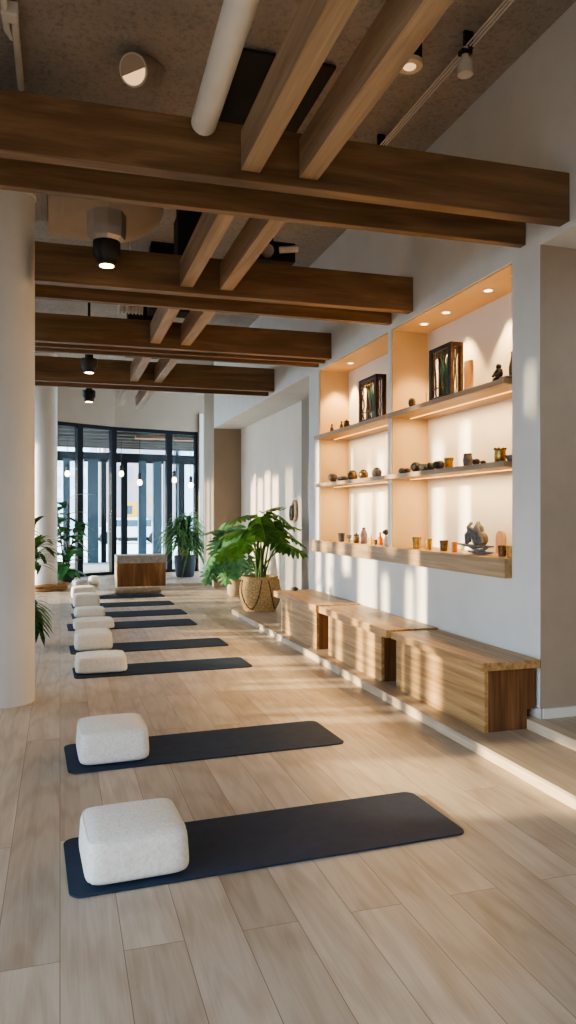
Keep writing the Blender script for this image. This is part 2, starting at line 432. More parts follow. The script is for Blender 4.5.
# far wall: curved glazing
poly = [(-3.6, 16.6), (-.95, 17.85), (.44, 18.70), (1.28, 19.17), (2.74, 19.56), (3.52, 19.74)]
GZ = 3.72
fw = MB()
for (x0, y0), (x1, y1) in zip(poly[:-1], poly[1:]): fw.beam((x0, y0, (GZ+CZ)/2), (x1, y1, (GZ+CZ)/2), .2, CZ-GZ)
fw.beam((3.52, 19.74, CZ/2), (5.4, 19.95, CZ/2), .2, CZ)
fw.build('wall_far', MT['beige'], kind=S)
MB().box(3.56, 3.66, 19.55, 19.66, 0, 4.2).build('trim_8', MT['wall'], kind=S)
for i, ((x0, y0), (x1, y1)) in enumerate(zip(poly[:-1], poly[1:])):
    d = Vector((x1-x0, y1-y0, 0)); L = d.length; a = math.atan2(d.y, d.x)
    t = bpy.data.objects.new('window_%d' % (i+1), None); COL.objects.link(t); t.location = (x0, y0, 0); t.rotation_euler = (0, 0, a); t['kind'] = S
    f = MB()
    mw = .075 if i else .05
    f.box(0, mw, -.07, .07, 0, GZ); f.box(L-mw, L, -.07, .07, 0, GZ)
    f.box(mw, L-mw, -.06, .06, 0, .07); f.box(mw, L-mw, -.06, .06, GZ-.09, GZ)
    f.build('window_frame', MT['frame'], t, bevel=.005)
    MB().box(mw, L-mw, -.006, .006, .07, GZ-.09).build('pane', MT['glass'], t)

# ------------------------------------------------------------------ columns
def column(x, y, r, label, stub):
    t = thing('column', label, 'column', (x, y, 0))
    MB().lathe([(r, 0), (r, 4.06), (r+.012, 4.065), (r+.012, 4.12)] if stub else [(r, 0), (r, CZ-.002)], seg=64).build('shaft', MT['column'], t, smooth=True)
    return t
column(-.42, 6.36, .225, 'big white round column at the left edge beside the second mat', True)
column(-.275, 15.55, .225, 'white round column standing in a rope coil near the windows', False)
b = MB(); b.box(-.72, -.1, 5.25, 6.95, 4.121, 4.28).build('ceiling_beam_stub', MT['stub'], bevel=.006)
tag(bpy.data.objects['ceiling_beam_stub'], 'short pale oak beam resting on top of the nearest column', 'beam')
rp = MB()
for k in range(4):
    R = .30 + .055*(k % 2) + .02*k; z = .035 + .05*(k//2) + .01*k
    pts = [(R*math.cos(2*PI*j/40)*(1+.05*math.sin(3*2*PI*j/40+k)), R*math.sin(2*PI*j/40), z+.012*math.sin(5*2*PI*j/40+k)) for j in range(40)]
    rp.tube(pts, .034, 8, closed=True)
tag(rp.build('rope_coil', MT['rope'], loc=(-.275, 15.55, 0), smooth=True), 'brown rope coiled on the floor around the foot of the far column', 'rope')

# ------------------------------------------------------------------ ceiling beams
ZB = 3.35; G1 = 'oak cross beams under the ceiling'
def cross(y, wd, h, label, z=ZB, x0=-3.58, x1=W-.002):
    m = MB(); ang = .011
    ya, yb = y + .075*(1-(x0+.3)/3.37)*1, y
    m.beam((x0, y+wd/2+.022*(x1-x0), z+h/2), (x1, y+wd/2, z+h/2), wd, h)
    tag(m.build('ceiling_beam', MT['beam'], bevel=.004), label, 'beam', G1)
cross(3.93, .10, .305, 'nearest deep oak cross beam, crossing the whole width at the top')
cross(4.39, .065, .23, 'slimmer oak beam right behind the nearest deep cross beam', ZB+.01)
cross(6.09, .10, .31, 'second deep oak cross beam, behind the black and steel spotlight', x0=-.19)
cross(6.55, .065, .21, 'slimmer oak beam right behind the second deep cross beam')
cross(8.21, .09, .30, 'third deep oak cross beam from the camera')
cross(8.42, .05, .25, 'slim oak beam against the third deep cross beam', ZB-.012)
cross(8.66, .05, .20, 'thin oak strip beam, second behind the third deep cross beam', ZB-.012)
cross(10.65, .09, .34, 'fourth and farthest deep oak cross beam', ZB)
cross(10.98, .05, .22, 'slim oak beam behind the farthest deep cross beam', ZB-.015)
bays = [(-2.9, 3.925, 'overhead bay nearest the camera'), (4.48, 6.085, 'bay between first and second deep cross beams'), (6.64, 8.205, 'bay between second and third deep cross beams'),
        (8.74, 10.645, 'bay between third and fourth deep cross beams'), (11.06, 13.4, 'last bay before the windows')]
for i, (a, b, nm) in enumerate(bays):
    for x, side in ((1.005, 'left'), (1.34, 'right')):
        m = MB(); yo = .022*(W-x)
        dx = .05 if i == 0 else 0
        m.beam((x-dx*.5, a+yo+(.002 if i else 0), 3.395+.11), (x, b+yo-.004, 3.395+.11), .11, .22)
        tag(m.build('ceiling_joist', MT['joist'], bevel=.004), 'oak joist running lengthwise, %s one in the %s' % (side, nm), 'joist', 'paired oak joists')

# ------------------------------------------------------------------ ceiling services
def pipe(label, pts, r, name='ceiling_pipe'):
    m = MB().tube(pts, r, 20)
    return tag(m.build(name, MT['white_metal'], smooth=True), label, 'pipe')
pipe('thick white pipe at top centre ending above the nearest cross beam', [(.56, -2.5, 3.66), (.735, 3.86, 3.60), (.736, 3.925, 3.60)], .068)
t = thing('electrical_conduit', 'thin white conduits on the ceiling at the top left corner', 'conduit', (-.33, 4.6, CZ))
MB().tube([(0, -3, -.05), (0, .52, -.05), (.03, .6, -.05)], .022, 10).build('tube', MT['white_metal'], t, smooth=True)
MB().tube([(.055, .35, -.05), (.055, 1.2, -.05)], .024, 10).build('tube', MT['white_metal'], t, smooth=True)
MB().box(-.02, .08, .30, .40, -.09, -.001).build('junction_box', MT['white_metal'], t, bevel=.01)
def vent(label, x0, x1, y0, y1, z0, z1, z2=CZ):
    t = thing('ceiling_vent_box', label, 'vent', (x0, y0, z0))
    MB().box(0, x1-x0, 0, y1-y0, 0, z1-z0).build('casing', MT['duct_black'], t, bevel=.006)
    m = MB(); m.box(.02, x1-x0-.02, .03, y1-y0-.03, z1-z0, z2-z0-.001); m.build('collar', MT['duct_black'], t)
vent('black ceiling vent box behind the thick white pipe', 1.16, 1.87, 4.9, 6.0, 4.66, 4.68)
vent('black vent box between the second bay joists, left of the left joist', .96, 1.24, 6.3, 6.55, 3.70, 4.08)
vent('small black vent box above the third deep cross beam', 1.0, 1.5, 8.7, 9.0, 3.9, 4.3)
vent('small black vent box above the farthest deep cross beam', .95, 1.45, 11.2, 11.5, 3.9, 4.25)
# beige round duct across the second bay
t = thing('air_duct', 'beige round air duct with domed end behind the nearest cross beams', 'duct', (0, 6.62, 4.22))
m = MB(); pts = [(-.09, 0, 0), (.38, 0, 0)]; m.tube(pts, .33, 40); m.build('duct_body', MT['duct'], t, smooth=True)
m = MB(); m.tube([(.385 + .5*math.sin(a), 0, 0) for a in [k*PI/2/8 for k in range(9)]], [max(.004, .33*math.cos(k*PI/2/8)) for k in range(9)], 40); m.build('end_dome', MT['duct'], t, smooth=True)
for x in (.02, .37):
    m = MB(); m.tube([(x-.012, 0, 0), (x+.012, 0, 0)], .337, 40); m.build('seam_band', MT['duct'], t, smooth=True)
m = MB(); m.cyl((.15, 0, .3), (.15, 0, CZ-4.221), .03); m.build('hanger', MT['black'], t)
# white small duct in the third bay
t = thing('air_duct', 'small white flexible duct above the third deep cross beam', 'duct', (.78, 8.75, 3.93))
MB().tube([(-.14 + .28*k/28, 0, 0) for k in range(29)], [.09 + .012*math.sin(k*1.6) for k in range(29)], 20).build('hose', MT['white_metal'], t, smooth=True)
MB().cyl((0, 0, .08), (0, 0, CZ-3.931), .012).build('hanger', MT['white_metal'], t)
# big spotlight
def spot(label, x, y, zb, s, steel=True, lit=True):
    t = thing('ceiling_spotlight', label, 'spotlight', (x, y, zb))
    if steel:
        MB().lathe([(.075*s, .17*s), (.155*s, .23*s), (.165*s, .30*s), (.165*s, .44*s), (.10*s, .45*s)], seg=8).build('steel_collar', MT['silver'], t)
    else:
        MB().lathe([(.05*s, .2*s), (.06*s, .22*s), (.06*s, .30*s), (.02*s, .31*s)], seg=20).build('collar', MT['black'], t, smooth=True)
    h = MB().lathe([(.066*s, .0), (.085*s, .01*s), (.088*s, .06*s), (.115*s, .09*s), (.115*s, .2*s), (.06*s, .21*s)], seg=28).build('lamp_head', MT['black'], t, smooth=True)
    MB().lathe([(.06*s, -.004*s), (.062*s, .006*s)], seg=24).build('lens', MT['lamp'], h)
    if steel: MB().tube([(0, 0, .38), (0, .1, .44), (0, .26, .43), (0, .31, .38), (0, .31, .2415)], .016, 12).build('stem', MT['black'], t, smooth=True)
    else: MB().cyl((0, 0, .3*s), (0, 0, CZ-zb-.001), .018*s).build('stem', MT['black'], t, smooth=True)
spot('large black spotlight with faceted steel collar, hanging by the second cross beam', .344, 5.86, 3.42, .9)
spot('small black spotlight hanging in the fourth bay, lit warm', .345, 9.5, 3.265, .85, False)
spot('tiny black spotlight hanging in the last bay, farthest lit one', .47, 13.0, 3.42, .95, False)
# tilted tube lamp on concrete ceiling
t = thing('ceiling_tube_lamp', 'round pale tube lamp sunk in the bare concrete, upper left', 'lamp', (.48, 5.16, 4.55))
ax = Vector((.16, .22, .145))
MB().tube([Vector((0, 0, 0)), ax], [.105, .10], 32).build('tube', MT['concrete'], t, smooth=True)
dd, rr, uu = ax.normalized(), None, None
rr = dd.cross(Vector((0, 0, 1))).normalized(); uu = rr.cross(dd)
MB().tube([rr*.1*math.cos(2*PI*k/40) + uu*.1*math.sin(2*PI*k/40) for k in range(40)], .007, 8, closed=True).build('rim', MT['white_metal'], t, smooth=True)
MB().tube([-dd*.004, -dd*.001], .094, 32).build('inner', MT['duct'], t)
m = MB(); hp = [rr*.092*math.cos(a) + uu*.092*math.sin(a) - dd*.006 for a in [PI + .25 + (PI-.25)*k/20 for k in range(21)]]
m.face(hp); m.build('glow_disc', MT['lampsoft'], t)
# cable track with lamps
t = thing('cable_track', 'white triple cable track running along the ceiling at right', 'track', (2.58, 0, 4.6))
for dx in (-.025, 0, .025): MB().tube([(dx, -2.5, 0), (dx*.9+.01, 6.6, 0)], .006, 8).build('cable', MT['white_metal'], t)
for yy in (1.5, 3.0, 4.33, 5.72, 6.5): MB().box(-.03, .035, yy-.012, yy+.012, -.012, CZ-4.601).build('bracket', MT['black'] if yy in (4.33, 5.72) else MT['white_metal'], t)
def tracklamp(label, x, y):
    t = thing('track_lamp', label, 'lamp', (x, y, 4.59))
    MB().lathe([(.03, -.19), (.05, -.18), (.05, -.10), (.025, -.06), (.02, 0)], seg=20).build('lamp_head', MT['white_metal'], t, smooth=True)
    MB().box(-.04, .04, -.03, .03, -.05, -.02).build('clamp', MT['black'], t, bevel=.006)
tracklamp('small white lamp hanging from the cable track at upper right', 2.56, 4.33)
tracklamp('white track lamp glimpsed between the first and second cross beams', 2.45, 6.0)
t = thing('ceiling_downlight', 'small round ceiling downlight with cream ring beside the right joist', 'downlight', (2.2, 4.42, 4.45))
MB().lathe([(.045, 0), (.085, .0), (.085, .03), (.05, .04)], seg=28).build('ring', MT['cream'], t, smooth=True)
MB().lathe([(.042, -.003), (.042, .02)], seg=20).build('lens', MT['lampsoft'], t)
MB().box(-.06, .06, -.06, .06, .042, CZ-4.451).build('can', MT['duct_black'], t)
# projector in second bay right of joists
t = thing('ceiling_projector', 'black and grey projector above the second deep cross beam', 'projector', (1.62, 6.2, 3.72))
MB().box(0, .36, 0, .3, 0, .17).build('body', MT['duct_black'], t, bevel=.01)
MB().cyl((.10, -.05, .07), (.10, 0, .07), .05, .055).build('lens', MT['silver'], t, smooth=True)
MB().tube([(.2, -.04, .08), (.36, -.06, .10)], .03, 12).build('arm', MT['white_metal'], t, smooth=True)
MB().cyl((.18, .15, .17), (.18, .15, CZ-3.721), .02).build('mount', MT['black'], t)

# ------------------------------------------------------------------ shelves, ledge, niche lights
def shelf(label, y0, y1, z, xf=3.01):
    t = thing('wall_shelf', label, 'shelf', (0, 0, z))
    m = MB(); m.box(W+.0125, NB-.001, y0+.0135, y1-.0135, -.04, 0); m.box(xf, W+.0125, y0+.0135 if y0 < 5 else y0-.02, y1+.02, -.04, 0)
    m.build('board', MT['shelf'], t)
    MB().box(3.24, 3.249, y0+.06, y1-.07, -.047, -.0405).build('led_strip', MT['led'], t)
    l = bpy.data.lights.new('led_light', 'AREA'); l.shape = 'RECTANGLE'; l.size = .03; l.size_y = y1-y0-.3
    l.energy = 12*(y1-y0)/2; l.color = (1, .62, .24)
    o = bpy.data.objects.new('led_light', l); COL.objects.link(o); o.location = (3.2445, (y0+y1)/2, z-.055)
shelf('upper shelf of the right bay, holding the larger carved panel', NY0, D0, 2.475)
shelf('lower shelf of the right bay, holding dark stones and jars', NY0, D0, 1.885)
shelf('upper shelf of the left bay, holding the smaller carved panel', D1, NY1, 2.475)
shelf('lower shelf of the left bay, holding round stone pots', D1, NY1, 1.885)
t = thing('display_ledge', 'long thick oak ledge along the bottom of both niche bays', 'ledge', (0, 0, NZ0))
MB().box(W+.0125, NB-.001, NY0+.0135, NY1-.0135, .0005, .14).build('board', MT['ledge'], t)
MB().box(3.008, W-.0005, NY0-.002, 8.80, 0, .1405).build('front_board', MT['ledge'], t, bevel=.003)
dl = [(3.26, 8.09, 'left bay, the only one showing there'), (3.25, 6.23, 'right bay, beside the divider'), (3.25, 5.82, 'right bay, second from the divider'),
      (3.25, 5.15, 'right bay, third from the divider'), (3.25, 4.76, 'right bay, nearest the camera'), (3.26, 7.1, 'left bay, hidden edge by the divider')]
for i, (x, y, nm) in enumerate(dl[:5]):
    t = thing('niche_downlight', 'small round recessed downlight in the niche top, ' + nm, 'downlight', (x, y, NZ1-.0135), group='niche downlights')
    MB().lathe([(.034, -.005), (.05, -.005), (.05, 0), (.034, 0)], seg=24).build('ring', MT['white_metal'], t)
    MB().lathe([(.033, -.006), (.033, -.001)], seg=20).build('lens', MT['down'], t)
for x, y, nm in dl + [(3.26, 8.45, '')]:
    l = bpy.data.lights.new('downlight_beam', 'SPOT'); l.energy = 60; l.spot_size = math.radians(80); l.spot_blend = .5; l.color = (1, .64, .27); l.shadow_soft_size = .03
    o = bpy.data.objects.new('downlight_beam', l); COL.objects.link(o); o.location = (x+.04, y, NZ1-.03)

# ------------------------------------------------------------------ benches
def bench(label, y0, y1, b0, b1, xf, dz=0):
    t = thing('wooden_bench', label, 'bench', (xf, y0, .075), group='oak benches along the wall')
    L = y1 - y0
    MB().box(0, W-.015-xf, 0, L, .407, .462+dz).build('seat', MT['bench'], t, bevel=.005)
    o0, o1 = b0-y0, b1-y0
    q = W-.015-xf
    MB().box(.045, .075, o0, o1, 0, .407).build('front_panel', MT['bench'], t, bevel=.002)
    MB().box(.0755, .22, o0+.002, o0+.03, 0, .407).build('end_panel', MT['bench_end_shaded'], t, bevel=.002)
    MB().box(.2215, .37, o0+.002, o0+.03, 0, .407).build('end_panel', MT['bench_end_shaded'], t, bevel=.002)
    MB().box(.0755, .37, o1-.03, o1-.002, 0, .407).build('end_panel', MT['bench_end_shaded'], t, bevel=.002)
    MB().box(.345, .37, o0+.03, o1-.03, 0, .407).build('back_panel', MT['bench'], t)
    MB().box(.3705, q-.02, o0+.004, o0+.03, .13, .407).build('rear_cleat', MT['bench_end_shaded'], t, bevel=.002)
bench('nearest oak box bench below the niche', 4.213, 5.582, 4.243, 5.57, 2.605)
bench('middle oak box bench below the niche', 5.604, 7.275, 5.80, 7.10, 2.575, .012)
bench('farthest oak box bench, next to the basket plant', 7.298, 8.90, 7.40, 8.70, 2.55, .020)
MB_ = MB(); MB_.lathe([(.03, 0), (.045, .01), (.045, .03), (.02, .045)], seg=20)
tag(MB_.build('incense_cup', MT['dark_stone'], loc=(2.80, 8.80, .5575), smooth=True), 'tiny dark cup on the far end of the farthest bench', 'cup')

# ------------------------------------------------------------------ mats and cushions
def rrect(L, Wd, r):
    pts = []
    for cx, cy, a0 in ((L-r, r, -PI/2), (L-r, Wd-r, 0), (r, Wd-r, PI/2), (r, r, PI)):
        for k in range(7):
            a = a0 + PI/2*k/6; pts.append((cx + r*math.cos(a), cy + r*math.sin(a)))
    return pts
ordn = ['nearest the camera', 'second from the camera', 'third from the camera, first beyond the gap', 'fourth from the camera', 'fifth from the camera', 'sixth from the camera', 'seventh from the camera', 'farthest, under the rolled blanket']
mats = [(.035, 3.0, 1.80, .56), (.045, 4.45, 1.75, .57), (.125, 7.03, 1.70, .52), (.11, 8.26, 1.75, .56), (.10, 9.95, 1.70, .62), (.17, 11.08, 1.68, .62), (.19, 12.33, 1.65, .6), (.20, 13.6, 1.65, .55)]
mp = None
for i, (x, y, L, wd) in enumerate(mats):
    m = MB().prism(rrect(L, wd, .055), .0008, .009)
    o = m.build('yoga_mat', MT['mat'], loc=(x, y, 0), rot=math.radians(2.3 if i < 2 else 1.3), bevel=.003)
    tag(o, 'dark navy yoga mat, ' + ordn[i], 'mat', 'yoga mats in a row')
#          x     y    rot  w    d    h
cush = [(.085, 3.04, 3, .43, .43, .185), (.10, 4.52, 2, .42, .43, .20), (.135, 7.14, 1, .48, .40, .155), (.15, 8.37, 1, .41, .40, .195), (.165, 9.93, 1.5, .52, .38, .12), (.195, 11.12, 1, .44, .36, .125), (.20, 12.35, 1, .42, .40, .20), (.19, 13.68, 1, .43, .38, .20)]
cn = ['nearest mat', 'second mat', 'third mat, first beyond the gap', 'fourth mat, taller than the one before', 'fifth mat, long and low', 'sixth mat', 'seventh mat', 'farthest mat']
for i, (x, y, r, cw, cd, ch) in enumerate(cush):
    t = thing('meditation_cushion', 'cream boucle block cushion on the ' + cn[i], 'cushion', (x+cw/2, y+cd/2, .0095), math.radians(r), 'cream block cushions on the mats')
    m = MB().blob((0, 0, ch/2), (cw, cd, ch), 8, 20)
    for v in m.bm.verts:                      # puffed top, soft tapered crown
        u = v.co.z/ch
        k = 1 - .06*max(0, u-.3)
        v.co.x *= k; v.co.y *= k
        v.co.z += .016*u*(1-(2*v.co.x/cw)**2)*(1-(2*v.co.y/cd)**2)
        if u < .02: v.co.z = max(v.co.z, 0)
    m.build('cover', MT['cushion'], t, smooth=True)
    if i < 4:
        e = 8; pts = []
        for k in range(96):
            a = 2*PI*k/96; c, s_ = math.cos(a), math.sin(a); l = (abs(c)**e + abs(s_)**e)**(1/e)
            pts.append((c/l*cw/2*.93, s_/l*cd/2*.93, ch*.93))
        MB().tube(pts, .0035, 6, closed=True).build('piping', MT['cushion'], t, smooth=True)
# pale folded cushions by the window
t = MB().blob((0, 0, .07), (.30, .34, .14), 4, 10)
tag(t.build('folded_blanket', MT['grey_cloth'], loc=(.40, 16.2, 0.0005), rot=.2, smooth=True), 'pale grey folded blanket on the floor behind the last cushion', 'blanket')
t = MB().blob((0, 0, .10), (.24, .30, .20), 3, 10)
tag(t.build('floor_pillow', MT['cushion'], loc=(.70, 16.35, 0.0005), smooth=True), 'small white pillow on the floor in front of the window', 'pillow')
# rolled blanket at the far mat
t = thing('rolled_blanket', 'brown rolled blanket lying in front of the wooden table', 'blanket', (.96, 13.98, .016), .03)
pts = [(.86*k/16, .01*math.sin(k), .075+.004*math.sin(k*2.1)) for k in range(17)]
MB().tube(pts, [.045]+[.07+.006*math.sin(k*1.7) for k in range(15)]+[.05], 18, flat=1).build('roll', MT['blanket'], t, smooth=True)
MB().tube([(0, -.02, .03), (-.1, -.04, .022), (-.25, -.03, .015)], [.05, .04, .02], 12, flat=.4).build('loose_end', MT['grey_cloth'], t, smooth=True)

# ------------------------------------------------------------------ block table
t = thing('block_table', 'low wooden block table with thick grey stone top by the windows', 'table', (1.13, 15.8, 0))
m = MB(); m.box(.02, 1.02, .0, .6, 0, .48); m.build('wooden_body', MT['table_wood'], t, bevel=.008)
MB().box(0, 1.04, -.02, .62, .481, .65).build('stone_top', MT['stone'], t, bevel=.012)
MB().box(.0, .02, -.004, .6, 0, .48).build('sunlit_side', MT['sunlit_oak'], t)  # pale left side of the table, sunlight put into its colour

# ------------------------------------------------------------------ plants
def frame_at(p, d, up=(0, 0, 1)):
    d = Vector(d).normalized(); r = d.cross(Vector(up))
    if r.length < 1e-3: r = Vector((1, 0, 0))
    r.normalize(); u = r.cross(d).normalized()
    return Vector(p), d, r, u
srnd = random.Random(21)
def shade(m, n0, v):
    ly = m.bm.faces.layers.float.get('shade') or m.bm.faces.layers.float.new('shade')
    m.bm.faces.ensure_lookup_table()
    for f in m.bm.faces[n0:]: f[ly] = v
def leaf_simple(m, p, d, L, wd, droop=.3, fold=.12, n=7, roll=0, up=(0, 0, 1)):
    p, d, r, u = frame_at(p, d, up)
    if roll:
        r, u = r*math.cos(roll)+u*math.sin(roll), u*math.cos(roll)-r*math.sin(roll)
    rows = []; n0 = len(m.bm.faces); shade(m, n0, 0)
    for i in range(n+1):
        s = i/n; ww = wd/2*(math.sin(PI*min(1, s*.97+.03))**.75)*(1-.25*s)
        c = p + d*(L*s) - u*0 - Vector((0, 0, droop*L*s*s))
        rows.append([m.bm.verts.new(c + r*(k*ww) + u*(fold*abs(k)*ww)) for k in (-1, 0, 1)])
    for a, b in zip(rows[:-1], rows[1:]):
        for k in (0, 1): m.bm.faces.new((a[k], a[k+1], b[k+1], b[k]))
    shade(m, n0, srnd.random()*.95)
def leaf_monstera(m, p, d, L, roll=0, droop=.35, up=(0, 0, 1), fingers=5):
    """heart shaped split leaf; p is where the stalk joins"""
    p, d, r, u = frame_at(p, d, up)
    if roll: r, u = r*math.cos(roll)+u*math.sin(roll), u*math.cos(roll)-r*math.sin(roll)
    def pt(s, t):                     # s along midrib, t sideways in units of L
        z = -droop*L*(max(s, 0)**2)*.7 - .55*L*t*t
        return p + d*(L*s) + r*(L*t) + u*z
    n0 = len(m.bm.faces); shade(m, n0, 0)
    wid = lambda s: .50*math.sin(PI*min(1, max(.02, (s+.28)/1.30)))**.8
    for sg in (-1, 1):
        # lobe behind the stalk
        q = [pt(0, 0), pt(-.06, sg*.10), pt(-.22, sg*.12), pt(-.27, sg*.26), pt(-.16, sg*.42), pt(.0, sg*.46), pt(.05, sg*.24)]
        m.bm.faces.new([m.bm.verts.new(x) for x in q])
        s0 = 0
        for i in range(fingers):
            s1 = (i+1)/fingers*.92
            w0 = wid((s0+s1)/2); adv = .10+.06*i/fingers
            g = (s1-s0)
            rows = [(0, 0, 0, 0), (.3, adv*.28, 0, 0), (.62, adv*.65, 0, 0), (.84, adv*1.0, g*.16, g*.18), (1.0, adv*1.2, g*.36, g*.30)]
            V = [[m.bm.verts.new(pt(s0+ad_+c0, sg*w0*tt)), m.bm.verts.new(pt(s1+ad_-c1, sg*w0*tt*.99))] for tt, ad_, c0, c1 in rows]
            for x, y_ in zip(V[:-1], V[1:]): m.bm.faces.new((x[0], x[1], y_[1], y_[0]))
            s0 = s1
        q = [pt(.92, 0), pt(1.0, sg*.16), pt(1.10, sg*.06), pt(1.16, 0)]
        m.bm.faces.new([m.bm.verts.new(x) for x in q])
    shade(m, n0, srnd.random()*.95)
    n0 = len(m.bm.faces)
    m.tube([pt(k/6*1.1, 0) + u*.004 for k in range(7)], [.006-.0007*k for k in range(7)], 5)
    shade(m, n0, 1.0)
def arc(p0, p1, sag=.1, n=8):
    p0, p1 = Vector(p0), Vector(p1); out = []
    for i in range(n+1):
        s = i/n; q = p0.lerp(p1, s)
        h = Vector((p1.x-p0.x, p1.y-p0.y, 0))
        out.append(q - h*sag*math.sin(PI*s) + Vector((0, 0, sag*.6*math.sin(PI*s)*(p1-p0).length)))
    return out

# basket
t = thing('monstera_in_basket', 'large green monstera in a woven basket at the platform end', 'plant', (2.86, 10.72, .0755))
Bn = 96
prof = []; H = .50
for j in range(45):
    z = H*j/44; u = j/44
    r = .215 + .075*math.sin(PI*min(1, u*.92+.02))**.7 + .02*u
    prof.append((r, z))
prof += [(prof[-1][0]-.02, H), (prof[-1][0]-.03, H-.06)]
m = MB().lathe(prof, seg=Bn, fn=lambda j, k: 1 + (.022 if ((k//2)+(j//2)) % 2 else 0) if j < 45 else 1)
bk = m.build('basket', MT['basket'], t, smooth=False)
m = MB(); rt = prof[44][0]; m.tube([(rt*1.02*math.cos(2*PI*k/48), rt*1.02*math.sin(2*PI*k/48), H) for k in range(48)], .014, 8, closed=True); m.build('rim', MT['basket'], bk, smooth=True)
for a0 in (-2.35, -.75, .9, 2.4):
    pts = []
    for k in range(13):
        s = k/12; z = H*.93 - (H*.85)*math.sin(PI*s)**.6; j = min(44, int(44*max(0, z)/H)); a = a0 - .62 + 1.24*s
        pts.append(((prof[j][0]*1.035)*math.cos(a), (prof[j][0]*1.035)*math.sin(a), z))
    MB().tube(pts, .008, 6).build('cane_loop', MT['basket_dark'], bk, smooth=True)
MB().lathe([(.25, H-.08), (.245, H-.06)], seg=32).build('soil', MT['soil'], t)
leaves = [  # stalk tip (x,y,z) rel. thing, direction, size
    ((.10,-.05,1.10),(.4,-.45,-.35),.44), ((-.05,-.10,1.16),(-.2,-.5,-.3),.42), ((.22,.0,1.22),(.6,-.3,-.2),.42), ((.02,.12,1.28),(.2,-.5,-.1),.46), ((.16,.16,1.38),(.3,-.3,-.1),.42),
    ((.26,-.16,.98),(.7,-.4,-.35),.42), ((-.2,-.12,1.06),(-.5,-.5,-.3),.44), ((-.3,-.12,.92),(-.7,-.4,-.4),.46), ((.34,-.05,.88),(.75,-.5,-.3),.36),
    ((-.10,.05,1.24),(-.5,-.2,-.1),.42), ((.26,.12,1.22),(.8,.1,-.1),.38),
    ((-.22,.0,1.12),(-.8,-.2,-.2),.42), ((.0,-.05,1.34),(-.1,-.4,.0),.42), ((.1,.0,1.42),(.1,-.2,.25),.36), ((.28,.05,1.36),(.5,-.2,.0),.36), ((-.14,.1,1.36),(-.4,-.2,.1),.36),
    ((.18,-.12,1.20),(.35,-.6,-.45),.40), ((-.02,-.16,1.26),(-.05,-.6,-.5),.42), ((.38,-.02,1.06),(.8,-.3,-.45),.36)]
ml = MB(); ms = MB()
for i, (p, d, L) in enumerate(leaves):
    p = (p[0]*1.05, p[1], p[2]*1.0 + .06)
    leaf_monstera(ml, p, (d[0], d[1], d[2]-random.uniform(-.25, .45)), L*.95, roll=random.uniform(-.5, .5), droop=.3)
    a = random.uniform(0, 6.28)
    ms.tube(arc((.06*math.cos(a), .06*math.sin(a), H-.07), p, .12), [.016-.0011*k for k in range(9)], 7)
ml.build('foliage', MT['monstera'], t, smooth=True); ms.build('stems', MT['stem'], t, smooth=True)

# monstera behind it, bluish leaves
t = thing('potted_monstera', 'bluish monstera in a small tan pot behind the basket plant', 'plant', (3.10, 13.3, 0.0005))
MB().lathe([(.11, 0), (.16, .05), (.17, .25), (.18, .33), (.16, .33), (.155, .28)], seg=32).build('pot', MT['terracotta'], t, smooth=True)
MB().lathe([(.153, .27), (.15, .29)], seg=24).build('soil', MT['soil'], t)
ml = MB(); ms = MB()
L2 = [((-.2,-.5,1.10),(-.4,-.5,-.4),.50), ((-.5,-.4,.98),(-.6,-.4,-.4),.54), ((-.15,-.6,.85),(-.1,-.6,-.65),.50), ((-.6,-.3,.66),(-.6,-.5,-.5),.46), ((-.1,-.3,1.25),(-.1,-.6,-.1),.48), ((.2,-.4,1.1),(.5,-.6,-.2),.42),
      ((-.38,-.1,1.22),(-.6,-.3,.0),.48), ((-.3,-.5,.62),(-.3,-.6,-.75),.44), ((.1,-.6,.7),(.1,-.7,-.7),.42), ((0,.2,1.35),(.2,-.3,.1),.46), ((-.66,-.45,.86),(-.7,-.5,-.35),.46), ((-.4,-.3,1.12),(-.4,-.5,-.3),.50), ((-.25,0,1.34),(-.3,-.4,.1),.42), ((-.42,-.5,.84),(-.4,-.6,-.6),.44)]
for p, d, L in L2:
    p = (p[0]*.72, p[1]*.8, p[2])
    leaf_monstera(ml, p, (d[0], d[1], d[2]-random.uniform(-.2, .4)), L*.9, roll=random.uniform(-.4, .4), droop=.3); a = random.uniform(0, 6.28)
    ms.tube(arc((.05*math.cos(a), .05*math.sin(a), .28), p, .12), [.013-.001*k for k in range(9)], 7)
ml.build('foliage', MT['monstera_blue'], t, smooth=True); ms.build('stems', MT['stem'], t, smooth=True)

# dracaena in charcoal pot
t = thing('potted_dracaena', 'arching narrow leaved plant in a tall charcoal pot by the window', 'plant', (2.90, 17.9, 0))
MB().lathe([(.19, 0), (.22, .03), (.255, .3), (.265, .52), (.24, .52), (.235, .46)], seg=36).build('pot', MT['charcoal'], t, smooth=True)
MB().lathe([(.233, .45), (.23, .47)], seg=24).build('soil', MT['soil'], t)
m = MB(); ms = MB()
for k in range(5):
    a = k*1.26; x0, y0 = .09*math.cos(a), .09*math.sin(a); h = .95+.12*k
    ms.tube([(x0, y0, .46), (x0*1.7, y0*1.7, h)], [.02, .015], 7)
    for j in range(84):
        b = random.uniform(0, 2*PI); el = random.uniform(.0, 1.2)
        z = h - random.uniform(0, .35)
        leaf_simple(m, (x0*1.7, y0*1.7, z), (math.cos(b)*math.cos(el), math.sin(b)*math.cos(el), math.sin(el)), random.uniform(.55, .85), .06, droop=random.uniform(.55, 1.0), n=6)
m.build('foliage', MT['dracaena'], t); ms.build('stems', MT['bark'], t, smooth=True)

